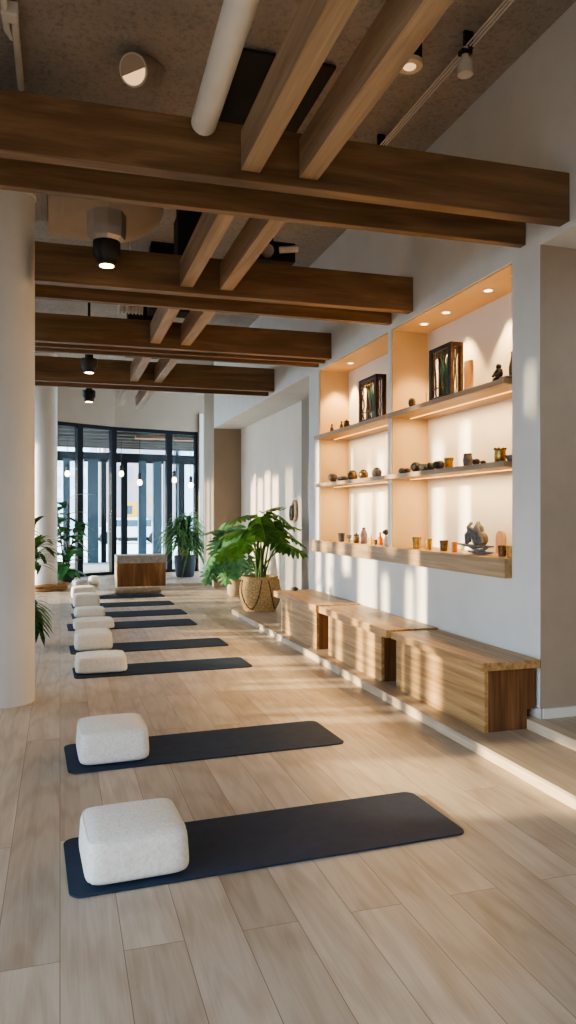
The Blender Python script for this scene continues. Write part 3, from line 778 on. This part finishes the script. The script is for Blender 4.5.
# broad leaved tree by the left window
t = thing('potted_rubber_tree', 'tall broad leaved plant against the left window panes', 'plant', (.12, 17.2, 0))
MB().lathe([(.14, 0), (.18, .03), (.2, .3), (.185, .3), (.18, .26)], seg=32).build('pot', MT['charcoal'], t, smooth=True)
MB().lathe([(.178, .25), (.175, .27)], seg=24).build('soil', MT['soil'], t)
m = MB(); ms = MB()
for k in range(5):
    a = k*1.25; tip = (.24*math.cos(a), .2*math.sin(a), 1.35+.13*k)
    pts = arc((.04*math.cos(a), .04*math.sin(a), .26), tip, .05); ms.tube(pts, [.016]*9, 7)
    for j in range(13):
        q = pts[min(8, j*8//12)]; b = a + j*2.2
        leaf_simple(m, q, (math.cos(b), math.sin(b), random.uniform(.0, .7)), random.uniform(.46, .66), random.uniform(.24, .32), droop=random.uniform(.3, .7), n=7)
m.build('foliage', MT['ficus'], t); ms.build('stems', MT['bark'], t, smooth=True)

# palm behind the near column
t = thing('potted_palm', 'palm mostly hidden behind the big column, fronds peeking out right', 'plant', (-.43, 8.9, 0))
MB().lathe([(.12, 0), (.15, .03), (.17, .28), (.155, .28), (.15, .24)], seg=32).build('pot', MT['terracotta'], t, smooth=True)
MB().lathe([(.148, .23), (.145, .25)], seg=24).build('soil', MT['soil'], t)
m = MB(); ms = MB()
def frond(p0, p1, p2, n=12, L=.26):
    p0, p1, p2 = map(Vector, (p0, p1, p2)); pts = []
    for i in range(n+1):
        s = i/n; pts.append(p0*(1-s)**2 + p1*2*s*(1-s) + p2*s*s)
    ms.tube(pts, [.010*(1-.7*i/n) for i in range(n+1)], 6)
    for i in range(n//3, n+1):
        d = (pts[min(i+1, n)] - pts[max(i-1, 0)]).normalized(); r = d.cross(Vector((0, 0, 1))).normalized()
        for sg in (-1, 1): leaf_simple(m, pts[i], d*.7 + r*sg*.55 + Vector((0, 0, .25)), L*(1-.35*abs(2*i/n-1.3)), .05, droop=.35, n=5)
for k, (dx, dy, h1, h2) in enumerate([(.24,-.2,1.2,1.05),(.26,.1,1.3,1.20),(-.35,-.2,1.5,1.3),(-.4,.3,1.4,1.1),(.05,.5,1.5,1.3),(.0,-.45,1.5,1.35),(.20,-.12,.75,.26),(.22,.15,.8,.30),(-.5,0,1.,.5),(.18,-.02,1.35,1.42),(.22,-.3,1.15,.95),(.27,-.05,1.3,1.12),(.24,.2,1.1,.98),(.16,-.25,.7,.18),(.21,.0,.7,.2)]):
    frond((0, 0, .24), (dx*.35, dy*.35, h1), (dx, dy, h2))
m.build('foliage', MT['palm'], t); ms.build('stems', MT['stem'], t, smooth=True)

# carved hook ornament on alcove wall
t = thing('wall_ornament', 'carved looped wooden ornament hanging on the alcove wall', 'ornament', (AB-.001, 11.4, 1.41))
def loop(cy, cz, ry, rz, x): return [(x, cy+ry*math.cos(2*PI*k/24), cz+rz*math.sin(2*PI*k/24)) for k in range(24)]
MB().tube(loop(0, .16, .09, .15, -.03), .026, 8, closed=True).build('ring', MT['blanket'], t, smooth=True)
MB().tube(loop(.03, .12, .05, .11, -.075), .02, 8, closed=True).build('ring', MT['grey_clay'], t, smooth=True)
MB().cyl((-.03, 0, .31), (0, 0, .31), .02).build('peg', MT['black'], t)

# ------------------------------------------------------------------ shelf objects
T1, T2, T3 = 2.4755, 1.8855, 1.1905
def lathe_thing(name, label, cat, x, y, z, prof, mat, s=1, group=None, lid=None, seg=24):
    if lid:
        t = thing(name, label, cat, (x, y, z), group=group)
        MB().lathe([(r*s, h*s) for r, h in prof], seg=seg).build('body', mat, t, smooth=True)
        MB().lathe([(r*s, h*s) for r, h in lid[0]], seg=seg).build(lid[2] if len(lid) > 2 else 'lid', lid[1], t, smooth=True)
        return t
    o = MB().lathe([(r*s, h*s) for r, h in prof], seg=seg).build(name, mat, loc=(x, y, z), smooth=True)
    return tag(o, label, cat, group)
def stone(label, x, y, z, d, mat='dark_stone', seed=1, group=None, name='stone'):
    o = MB().blob((0, 0, d[2]/2), d, 2.3, 6, .10, seed).build(name, MT[mat], loc=(x, y, z+.001), smooth=True)
    lo = min(v.co.z for v in o.data.vertices)
    for v in o.data.vertices: v.co.z -= lo
    return tag(o, label, 'stone', group)
CUP = [(.028, 0), (.034, .004), (.038, .06), (.043, .10), (.039, .10), (.034, .06), (.028, .012), (.004, .010)]
BOT = [(.026, 0), (.03, .006), (.03, .07), (.012, .095), (.012, .115), (.009, .115)]
CAP = [(.014, .1155), (.014, .135), (.006, .137)]
JAR = [(.026, 0), (.036, .01), (.04, .05), (.034, .08), (.03, .085), (.02, .085)]
LID = [(.037, .0855), (.037, .097), (.012, .103), (.010, .115), (.003, .117)]
def carved_panel(label, y, z, w_, h, plant=True, seed=3, x=3.2):
    """box frame of dark carved wood standing along the shelf with a spiky plant in it"""
    t = thing('carved_panel', label, 'ornament', (x, y, z))
    f = MB(); b = .05
    for yy in (0, w_-b):
        f.box(0, .03, yy, yy+b, 0, h); f.box(.09, .12, yy, yy+b, 0, h)
    f.box(0, .03, b, w_-b, h-.035, h); f.box(.09, .12, b, w_-b, h-.035, h)
    f.box(.03, .09, 0, .03, h-.035, h); f.box(.03, .09, w_-.03, w_, h-.035, h)
    f.box(0, .12, b, w_-b, 0, .03)
    fr = f.build('frame', MT['carved'], t, bevel=.004)
    rnd = random.Random(seed); r_ = MB()
    for k in range(3):
        yy = b + (w_-2*b)*(k+1.1)/3.6
        pts = [(.015+rnd.uniform(-.004, .004), yy+rnd.uniform(-.02, .02), .02+(h-.06)*j/8) for j in range(9)]
        r_.tube(pts, .008, 6)
    for k in range(9):
        yy = b+(w_-2*b)*(k+.5)/9
        r_.tube([(.015, yy+.02*math.cos(a), h-.065+.028*math.sin(a)) for a in [2*PI*j/10 for j in range(10)]], .006, 5, closed=True)
    for k in range(3):
        r_.tube([(.04+.02*k+rnd.uniform(-.006, .006), .015, .02+(h-.05)*j/6) for j in range(7)], .006, 6)
    r_.tube([(.015, b, .12), (.015, w_-b, .10)], .007, 6)
    r_.build('fretwork', MT['bronze'], fr, smooth=True)
    l = MB()
    for k in range(24):
        a = rnd.uniform(0, 6.28); yy = w_*.42 + rnd.uniform(-.05, .05)
        leaf_simple(l, (.05, yy*.8+.02, .03), (rnd.uniform(-.22, .05), rnd.uniform(-.26, .26), 1), rnd.uniform(.45, .8)*h, .042, droop=.0, n=6, up=(1, .2, 0))
    l.build('spiky_leaves', MT['snake'], t)
carved_panel('larger dark carved box panel with spiky plant, upper shelf of right bay', 5.405, T1, .375, .45, seed=3, x=3.06)
carved_panel('smaller dark carved box panel with spiky plant, upper shelf of left bay', 6.91, T1, .455, .46, seed=9, x=3.06)
# left bay, top shelf
lathe_thing('small_bottle', 'small dark bottle farthest left on the upper left shelf', 'bottle', 3.085, 8.24, T1, BOT, MT['bronze'], .75, lid=(CAP, MT['black'], 'stopper'))
lathe_thing('small_bottle', 'small amber brown bottle, middle of three on the upper left shelf', 'bottle', 3.085, 7.93, T1, BOT, MT['brass'], .72, lid=(CAP, MT['black'], 'stopper'))
lathe_thing('small_jar', 'small brown jar just left of the smaller carved panel', 'jar', 3.085, 7.77, T1, JAR, MT['bronze'], .85, lid=(LID, MT['carved']))
# left bay, lower shelf
for nm, y, d, mt, sd in (('leftmost dark lump of the left bay middle shelf', 8.52, (.10, .11, .10), 'brown_stone', 2), ('flat low dark stone, second from the left on the left bay middle shelf', 8.18, (.12, .15, .055), 'dark_stone', 3)):
    stone(nm, 3.085, y*.964, T2, d, mt, sd)
RP = [(.03, 0), (.05, .015), (.056, .045), (.048, .075), (.036, .085), (.03, .085), (.028, .07), (.01, .065)]
for nm, y, mt, s in (('round brown stone pot, leftmost of three on the left bay middle shelf', 7.88, 'bronze', 1.05), ('olive brown round pot, middle of three on the left bay middle shelf', 7.56, 'bronze', .95), ('grey brown round pot, nearest the divider on the left bay middle shelf', 7.2, 'grey_clay', .95)):
    lathe_thing('stone_pot', nm, 'pot', 3.085, y*.964, T2, RP, MT[mt], s, lid=([(.035, .0855), (.03, .097), (.012, .104), (.003, .104)], MT['brown_stone']), seg=14)
# left bay, ledge
lathe_thing('small_cup', 'dark bronze cup, leftmost on the ledge', 'cup', 3.15, 8.1, T3, CUP, MT['dark_stone'], .98)
lathe_thing('small_cup', 'thin pale goblet second from the left on the ledge', 'cup', 3.15, 7.86, T3, [(.028, 0), (.01, .008), (.008, .04), (.03, .055), (.034, .09), (.03, .09), (.026, .06), (.003, .056)], MT['grey_clay'], .95)
lathe_thing('small_jar', 'dark lidded jar third from the left on the ledge', 'jar', 3.15, 7.64, T3, JAR, MT['bronze'], .95, lid=(LID, MT['dark_stone']))
lathe_thing('tall_bottle', 'tall violet grey bottle on the ledge in the left bay', 'bottle', 3.15, 7.43, T3, [(.03, 0), (.038, .01), (.034, .05), (.04, .09), (.03, .13), (.018, .15), (.018, .16), (.01, .16)], MT['violet'], 1.0, lid=([(.02, .161), (.02, .172), (.008, .175)], MT['brown_stone'], 'stopper'))
lathe_thing('small_bottle', 'squat yellow glass bottle on the ledge in the left bay', 'bottle', 3.15, 7.235, T3, BOT, MT['yellow'], .78, lid=(CAP, MT['cream'], 'stopper'))
lathe_thing('small_cup', 'very small brown cup between the yellow and orange bottles', 'cup', 3.15, 7.115, T3, CUP, MT['bronze'], .52)
lathe_thing('small_bottle', 'orange amber bottle on the ledge near the divider', 'bottle', 3.15, 7.0, T3, BOT, MT['amber'], .98, lid=(CAP, MT['amber'], 'stopper'))
t = thing('flower_vase', 'slim cream vase with dark dried flower head beside the divider', 'vase', (3.15, 6.86, T3))
MB().lathe([(.022, 0), (.027, .01), (.024, .06), (.014, .085), (.016, .095), (.011, .095)], seg=20).build('vase', MT['cream'], t, smooth=True)
MB().blob((0, 0, .135), (.066, .066, .055), 2, 6, .15, 4).build('flower_head', MT['brown_stone'], t)
MB().cyl((0, 0, .05), (0, 0, .12), .004).build('stalk', MT['bark'], t)
# right bay, top shelf
stone('small round dark stone at the left end of the upper right shelf', 3.085, 6.15, T1, (.06, .065, .095), 'brown_stone', 5)
t = thing('incense_holder', 'tiny incense stick holder left of the larger carved panel', 'holder', (3.085, 5.87, T1))
MB().lathe([(.02, 0), (.022, .012), (.01, .02)], seg=16).build('base', MT['bronze'], t, smooth=True); MB().cyl((0, 0, .018), (0, .006, .1), .003, seg=8).build('stick', MT['brass'], t)
tag(MB().box(-.015, .015, -.055, .055, 0, .36).build('wooden_board', MT['tanboard'], loc=(3.38, 5.66, T1), bevel=.004), 'plain tan board standing behind the larger carved panel', 'board')
lathe_thing('tea_light', 'tiny glowing cream tea light in front of the tan board', 'candle', 3.085, 5.18, T1, [(.014, 0), (.016, .005), (.016, .03), (.01, .03)], MT['cream'], 1)
t = thing('seated_figurine', 'small black seated figurine at the near end of the upper right shelf', 'figurine', (3.12, 4.80, T1))
fg = MB().blob((0, 0, .022), (.07, .075, .044), 2.2, 8); fg.blob((0, 0, .062), (.046, .05, .06), 2.2, 8); fg.blob((0, 0, .103), (.032, .033, .036), 2, 8)
for sg in (-1, 1): fg.tube([(0, sg*.024, .08), (-.012, sg*.032, .055), (-.03, sg*.015, .045)], [.009, .009, .007], 8)
bmesh.ops.scale(fg.bm, vec=(1.3, 1.3, 1.25), verts=fg.bm.verts)
fg.build('body', MT['dark_stone'], t, smooth=True)
lathe_thing('tall_vase', 'tall dark vase cut by the near edge of the upper right shelf', 'vase', 3.2, 4.735, T1, [(.022, 0), (.03, .01), (.032, .12), (.02, .17), (.016, .21), (.02, .23), (.014, .23)], MT['bronze'], 1)
tag(MB().prism(rrect(.12, .11, .02), 0, .02).build('small_tray', MT['grey_clay'], loc=(3.04, 4.58, T1), bevel=.004), 'low grey tray at the near end of the upper right shelf', 'tray')
# right bay, lower shelf
for nm, y, d, mt, sd in (('first small dark stone from the divider on the right bay middle shelf', 6.49, (.07, .06, .055), 'dark_stone', 11), ('second small dark stone from the divider on the right bay middle shelf', 6.38, (.06, .07, .048), 'brown_stone', 12),
                     ('tallest blue black stone of the row left of the brass jar', 6.20, (.09, .11, .09), 'dark_stone', 13), ('fourth dark stone in the row left of the brass jar', 6.04, (.08, .09, .065), 'dark_stone', 14),
                     ('fifth dark stone, brownish, in the row left of the brass jar', 5.91, (.08, .08, .068), 'brown_stone', 15), ('last blue black stone, touching the brass jar side of the row', 5.77, (.09, .11, .075), 'dark_stone', 16),
                     ('dark ball beside the grey jar on the right bay middle shelf', 5.165, (.055, .058, .05), 'brown_stone', 17), ('smallest dark pebble on the right bay middle shelf', 5.065, (.042, .042, .03), 'dark_stone', 18)):
    stone(nm, 3.085, y*.979, T2, d, mt, sd)
lathe_thing('brass_jar', 'mottled brass jar right of the dark stone row', 'jar', 3.085, 5.48, T2, [(.03, 0), (.034, .005), (.034, .06), (.04, .07), (.04, .085), (.034, .086), (.01, .082)], MT['brass'], 1.05)
lathe_thing('lidded_jar', 'olive grey lidded jar in the middle of the right bay middle shelf', 'jar', 3.085, 5.18, T2, JAR, MT['grey_clay'], 1.0, lid=([(.034, .0855), (.036, .095), (.028, .103), (.004, .105)], MT['bronze']))
t = thing('brass_pot', 'larger brass pot with crown rim near the end of the right bay middle shelf', 'pot', (3.085, 4.73, T2))
MB().lathe([(.034, 0), (.04, .006), (.044, .04), (.04, .085), (.045, .095), (.038, .095), (.03, .05), (.004, .045)], seg=28).build('body', MT['brass'], t, smooth=True)
cr = MB()
for k in range(8): cr.blob((.04*math.cos(k*PI/4), .04*math.sin(k*PI/4), .099), (.018, .018, .02), 2, 4)
cr.build('crown_rim', MT['bronze'], t, smooth=True)
lathe_thing('dark_bowl', 'small grey bowl at the near end of the right bay middle shelf', 'bowl', 3.11, 4.625, T2, [(.02, 0), (.026, .004), (.05, .045), (.046, .045), (.02, .012), (.003, .011)], MT['grey_clay'], 1)
# right bay, ledge
lathe_thing('brass_cup', 'widest brass cup on the ledge, first right of the divider', 'cup', 3.15, 6.18, T3, CUP, MT['brass'], 1.05)
lathe_thing('brass_cup', 'narrow brass cup second right of the divider on the ledge', 'cup', 3.15, 5.96, T3, [(r*.82, h) for r, h in CUP], MT['brass'], 1)
lathe_thing('brass_cup', 'dark rimmed bronze cup left of the orange box on the ledge', 'cup', 3.15, 5.68, T3, CUP, MT['bronze'], .92)
tag(MB().box(-.018, .018, -.02, .02, 0, .085).build('small_box', MT['amber'], loc=(3.15, 5.50, T3), bevel=.005), 'small upright orange box left of the grey sculpture', 'box')
t = thing('knotted_sculpture', 'grey knotted sculpture with driftwood tray on the near part of the ledge', 'sculpture', (3.15, 5.13, T3))
m = MB()
m.tube([(-.03, .28, .075), (-.03, .12, .068), (-.02, 0, .06), (-.02, -.12, .066), (-.02, -.24, .07)], [.008, .018, .02, .018, .008], 10, flat=.7)
m.tube([(0, .14, .018), (0, .04, .014), (0, -.1, .014), (0, -.2, .022)], [.01, .016, .016, .01], 10, flat=.8)
m.tube([(-.02, .10, .06), (-.01, .02, .035), (0, -.1, .02)], .012, 8)
m.tube([(-.02, -.16, .062), (-.01, -.08, .036), (0, .06, .018)], .012, 8)
m.tube([(.0, .20, .07), (.02, .22, .1), (.02, .18, .12)], [.008, .008, .004], 7)
m.build('driftwood_tray', MT['grey_clay'], t, smooth=True)
m = MB()
m.blob((.02, .01, .12), (.10, .17, .12), 2.2, 10, .02, 3); m.blob((.02, .03, .19), (.08, .10, .10), 2, 10, .02, 4)
m.tube([(-.04, .10, .085), (-.06, .08, .15), (-.05, .02, .20), (-.045, -.03, .17), (-.05, -.06, .11), (-.04, -.10, .09)], .018, 10)
m.tube([(-.04, -.12, .09), (-.05, -.10, .15), (-.04, -.04, .22), (0, .0, .245)], .018, 10)
m.tube([(-.045, .06, .10), (-.06, .03, .15), (-.055, .06, .215), (-.02, .07, .245)], .015, 10)
m.tube([(-.045, .04, .20), (-.06, -.02, .13), (-.055, -.08, .085)], .014, 10)
m.build('knot', MT['grey_clay'], t, smooth=True)
pts = [(-.058, 0), (.058, 0), (.058, .12)] + [(.058*math.cos(a), .12+.062*math.sin(a)) for a in [PI*k/12 for k in range(1, 12)]] + [(-.058, .12)]
m = MB(); a_ = [m.bm.verts.new((-.012, y, z)) for y, z in pts]; b_ = [m.bm.verts.new((.012, y, z)) for y, z in pts]
m.bm.faces.new(a_); m.bm.faces.new(b_[::-1])
for i in range(len(pts)): m.bm.faces.new((a_[i], a_[(i+1) % len(pts)], b_[(i+1) % len(pts)], b_[i]))
tag(m.build('arched_board', MT['tanboard'], loc=(3.40, 5.20, T3)), 'arched tan board standing behind the sculpture at the niche end', 'board')
lathe_thing('brass_cup', 'brass cup just right of the grey sculpture, second from the ledge end', 'cup', 3.15, 4.80, T3, CUP, MT['bronze'], .82)
lathe_thing('brass_cup', 'brass cup at the very near end of the ledge', 'cup', 3.15, 4.69, T3, CUP, MT['brass'], .82)

# ------------------------------------------------------------------ outside the glass
MB().box(-30, 45, 20.6, 90, -.16, -.04).build('paving', MT['pave'], kind=S)
MB().box(-30, XL-.3, YB-10, 20.6, -.16, -.04).build('paving.001', MT['asphalt'], kind=S)
# covered passage: soffit and slats stand in for the reflected ceiling; edge beam, fins
m = MB(); m.prism([(-6, 16.2), (-.9, 17.95), (1.3, 19.3), (3.6, 19.9), (7, 20.2), (7, 26.2), (-6, 24.4)], 3.95, 4.1); m.build('reflection_soffit', MT['slat'], kind=S)
sl = MB()
for k in range(12):
    y = 20.2 + k*.42
    sl.beam((-5, y-.35-.12*(k%3), 3.84), (6.5, y+.35+.12*(k%3), 3.84), .10, .2 + .12*(k%2))
tag(sl.build('reflection_slats', MT['slat'], kind=S), 'grey slats outside the windows, standing in for the reflected ceiling', 'slats')
for i, (x0, y0, nm) in enumerate(((2.0, 20.7, 'left'), (3.1, 20.9, 'right'))):
    tag(MB().box(x0, x0+.9, y0, y0+.35, 3.62, 3.7395).build('reflection_panel', MT['slat_warm']), 'warm wood panel standing in for reflected ceiling wood, %s of two' % nm, 'panel')
MB().beam((-6, 23.7, 3.38), (7, 25.7, 3.38), .25, .30).build('passage_fascia', MT['frame'], kind=S)
fins = [(.20, .22, 'bluegrey'), (.63, .20, 'palecol'), (1.02, .34, 'bluegrey'), (1.36, .16, 'frame'), (1.60, .20, 'palecol'), (2.02, .2, 'frame'), (2.62, .26, 'bluegrey'), (3.12, .28, 'bluegrey'), (3.40, .14, 'palecol'), (3.95, .2, 'frame'), (4.55, .3, 'bluegrey'), (-.5, .3, 'bluegrey'), (-1.3, .25, 'palecol')]
names = {'bluegrey': 'blue grey', 'palecol': 'pale', 'frame': 'black'}
for i, (x, wd, mt) in enumerate(fins):
    y = 24.62 + .154*x
    o = MB().box(x-wd/2, x+wd/2, y-.15, y+.15, -.04, 3.3).build('facade_fin', MT[mt], bevel=.008)
    fo = sorted(f[0] for f in fins).index(x)
    tag(o, '%s vertical fin outside the glass, %s in the row from the left' % (names[mt], ['first','second','third','fourth','fifth','sixth','seventh','eighth','ninth','tenth','eleventh','twelfth','thirteenth'][fo]), 'fin', 'vertical fins of the passage')
pend = [(.2, 21.5, 2.67, 'far left pane, amber'), (2.18, 21.5, 2.45, 'wide middle pane'), (3.16, 21.42, 2.53, 'right pane, left of two'), (3.62, 21.3, 2.38, 'right pane, right of two'), (1.75, 22.6, 2.75, 'wide middle pane, by its left side, standing in for a dim reflection')]  # last bulb is added in place of a lamp's dim reflection
for x, y, z, nm in pend:
    t = thing('pendant_lamp', 'glowing pendant bulb seen through the ' + nm, 'pendant lamp', (x, y, z), group='pendants in the passage')
    MB().lathe([(.01, -.10), (.05, -.085), (.072, -.03), (.06, .03), (.03, .06)], seg=20).build('bulb', MT['lamp'], t, smooth=True)
    MB().lathe([(.045, .06), (.05, .065), (.05, .22), (.02, .25)], seg=16).build('socket', MT['black'], t, smooth=True)
    MB().cyl((0, 0, .24), (0, 0, 3.735-z), .008, seg=8).build('cord', MT['black'], t)
# buildings
def building(label, x0, x1, y0, y1, h, mt):
    t = thing('building', label, 'building', (x0, y0, -.04))
    MB().box(0, x1-x0, 0, y1-y0, 0, h).build('wall', MT[mt], t); MB().box(-.2, x1-x0+.2, -.2, y1-y0+.2, h, h+.4).build('roof', MT['palecol'], t)
building('pale tall building behind the left panes', -14, 1.9, 52, 60, 16, 'fac_pale')
building('pinkish brick building behind the middle pane', 3.2, 8.2, 55, 65, 18, 'fac_pink')
building('blue grey building right of the pink one', 8.5, 11.6, 50, 60, 15, 'fac_blue')
building('pink block behind the right pane', 11.9, 18, 58, 68, 16, 'fac_pink')
building('pale low building in the middle gap between towers', 2.15, 2.95, 63, 70, 9, 'fac_blue')
# car and digger
t = thing('parked_car', 'white car parked across the street, seen through the middle pane', 'car', (3.6, 41, -.04))
c = MB(); prof = [(-2.1, .35), (-2.1, .75), (-1.5, .85), (-.9, 1.38), (.8, 1.42), (1.5, .9), (2.1, .8), (2.15, .35)]
a_ = [c.bm.verts.new((x, -.85, z)) for x, z in prof]; b_ = [c.bm.verts.new((x, .85, z)) for x, z in prof]
c.bm.faces.new(a_); c.bm.faces.new(b_[::-1])
for i in range(len(prof)): c.bm.faces.new((a_[i], a_[(i+1) % len(prof)], b_[(i+1) % len(prof)], b_[i]))
c.build('body', MT['car'], t, bevel=.06)
MB().prism([(-1.2, -.87), (1.1, -.87), (1.1, .87), (-1.2, .87)], .92, 1.28).build('windows', MT['bluegrey'], t, bevel=.03)
for x in (-1.3, 1.3):
    for y in (-.8, .8): MB().cyl((x, y-.1, .33), (x, y+.1, .33), .33).build('wheel', MT['tyre'], t)
t = thing('yellow_digger', 'small yellow digger outside, seen through the middle pane', 'digger', (4.05, 45.2, -.04))
MB().box(-.55, .55, -.6, .6, .5, 1.2).build('body', MT['digger'], t, bevel=.06)
cb = MB(); cb.box(-.45, .35, -.5, .4, 1.2, 2.3); cb.build('cab', MT['digger'], t, bevel=.05)
MB().box(-.30, .05, -.52, -.5, 1.6, 2.1).build('cab_window', MT['bluegrey'], t)
for y in (-.55, .55): MB().box(-.8, .8, y-.18, y+.18, 0, .48).build('track', MT['tyre'], t, bevel=.1)
MB().tube([(.3, -.2, 1.3), (.9, -.3, 2.9), (1.3, -.4, 2.2), (1.4, -.4, 1.2)], .12, 8).build('boom', MT['digger'], t)
MB().blob((1.4, -.4, 1.0), (.5, .6, .5), 4, 5).build('bucket', MT['digger'], t)

# ------------------------------------------------------------------ light
sun = bpy.data.lights.new('sun', 'SUN'); sun.energy = 9.0; sun.angle = math.radians(1.3); sun.color = (1, .80, .50)
so = bpy.data.objects.new('sun', sun); COL.objects.link(so)
dv = Vector((math.cos(EL)*math.cos(AZ), -math.cos(EL)*math.sin(AZ), -math.sin(EL)))
so.rotation_euler = dv.to_track_quat('-Z', 'Y').to_euler(); so.location = (-12, 8, 6)
wd = bpy.data.worlds.new('sky'); scene.world = wd; wd.use_nodes = True
t = wd.node_tree; t.nodes.clear()
out = N(t, 'ShaderNodeOutputWorld'); bg = N(t, 'ShaderNodeBackground'); t.links.new(bg.outputs[0], out.inputs[0])
tc = N(t, 'ShaderNodeTexCoord'); dt = N(t, 'ShaderNodeVectorMath', operation='DOT_PRODUCT')
nv = N(t, 'ShaderNodeVectorMath', operation='NORMALIZE'); t.links.new(tc.outputs['Generated'], nv.inputs[0])
t.links.new(nv.outputs[0], dt.inputs[0]); dt.inputs[1].default_value = tuple(Vector((-dv.x, -dv.y, .25)).normalized())
mr = N(t, 'ShaderNodeMapRange'); mr.inputs[1].default_value = -.3; mr.inputs[2].default_value = 1
t.links.new(dt.outputs['Value'], mr.inputs[0])
WS = 1.0
cr = ramp(t, mr.outputs[0], [(0, (.66, .84, 1.0)), (1, (.70, .86, 1.0))])
ms_ = N(t, 'ShaderNodeMapRange'); ms_.inputs[1].default_value = .35; ms_.inputs[2].default_value = 1; ms_.inputs[3].default_value = 3.4*WS; ms_.inputs[4].default_value = 9.5*WS
t.links.new(mr.outputs[0], ms_.inputs[0])
t.links.new(cr, bg.inputs[0]); t.links.new(ms_.outputs[0], bg.inputs[1])
def portal(loc, rot, sx, sy):
    l = bpy.data.lights.new('sky_portal', 'AREA'); l.shape = 'RECTANGLE'; l.size = sx; l.size_y = sy; l.cycles.is_portal = True
    o = bpy.data.objects.new('sky_portal', l); COL.objects.link(o); o.location = loc; o.rotation_euler = rot
portal((XL-.2, 7.9, 2.0), (0, -PI/2, 0), 4.0, 22.2)

# ------------------------------------------------------------------ camera
cam = bpy.data.cameras.new('camera'); co = bpy.data.objects.new('camera', cam); COL.objects.link(co)
cam.sensor_fit = 'VERTICAL'; cam.sensor_height = 36; cam.lens = 740/1024*36; cam.shift_y = 3/1024
cam.clip_start = .05; cam.clip_end = 300
co.location = (0, 0, 1.5); co.rotation_euler = (PI/2, 0, -math.atan(228/740))
scene.camera = co
scene.view_settings.view_transform = 'AgX'
scene.view_settings.look = 'AgX - Medium High Contrast'
scene.view_settings.exposure = 0.5
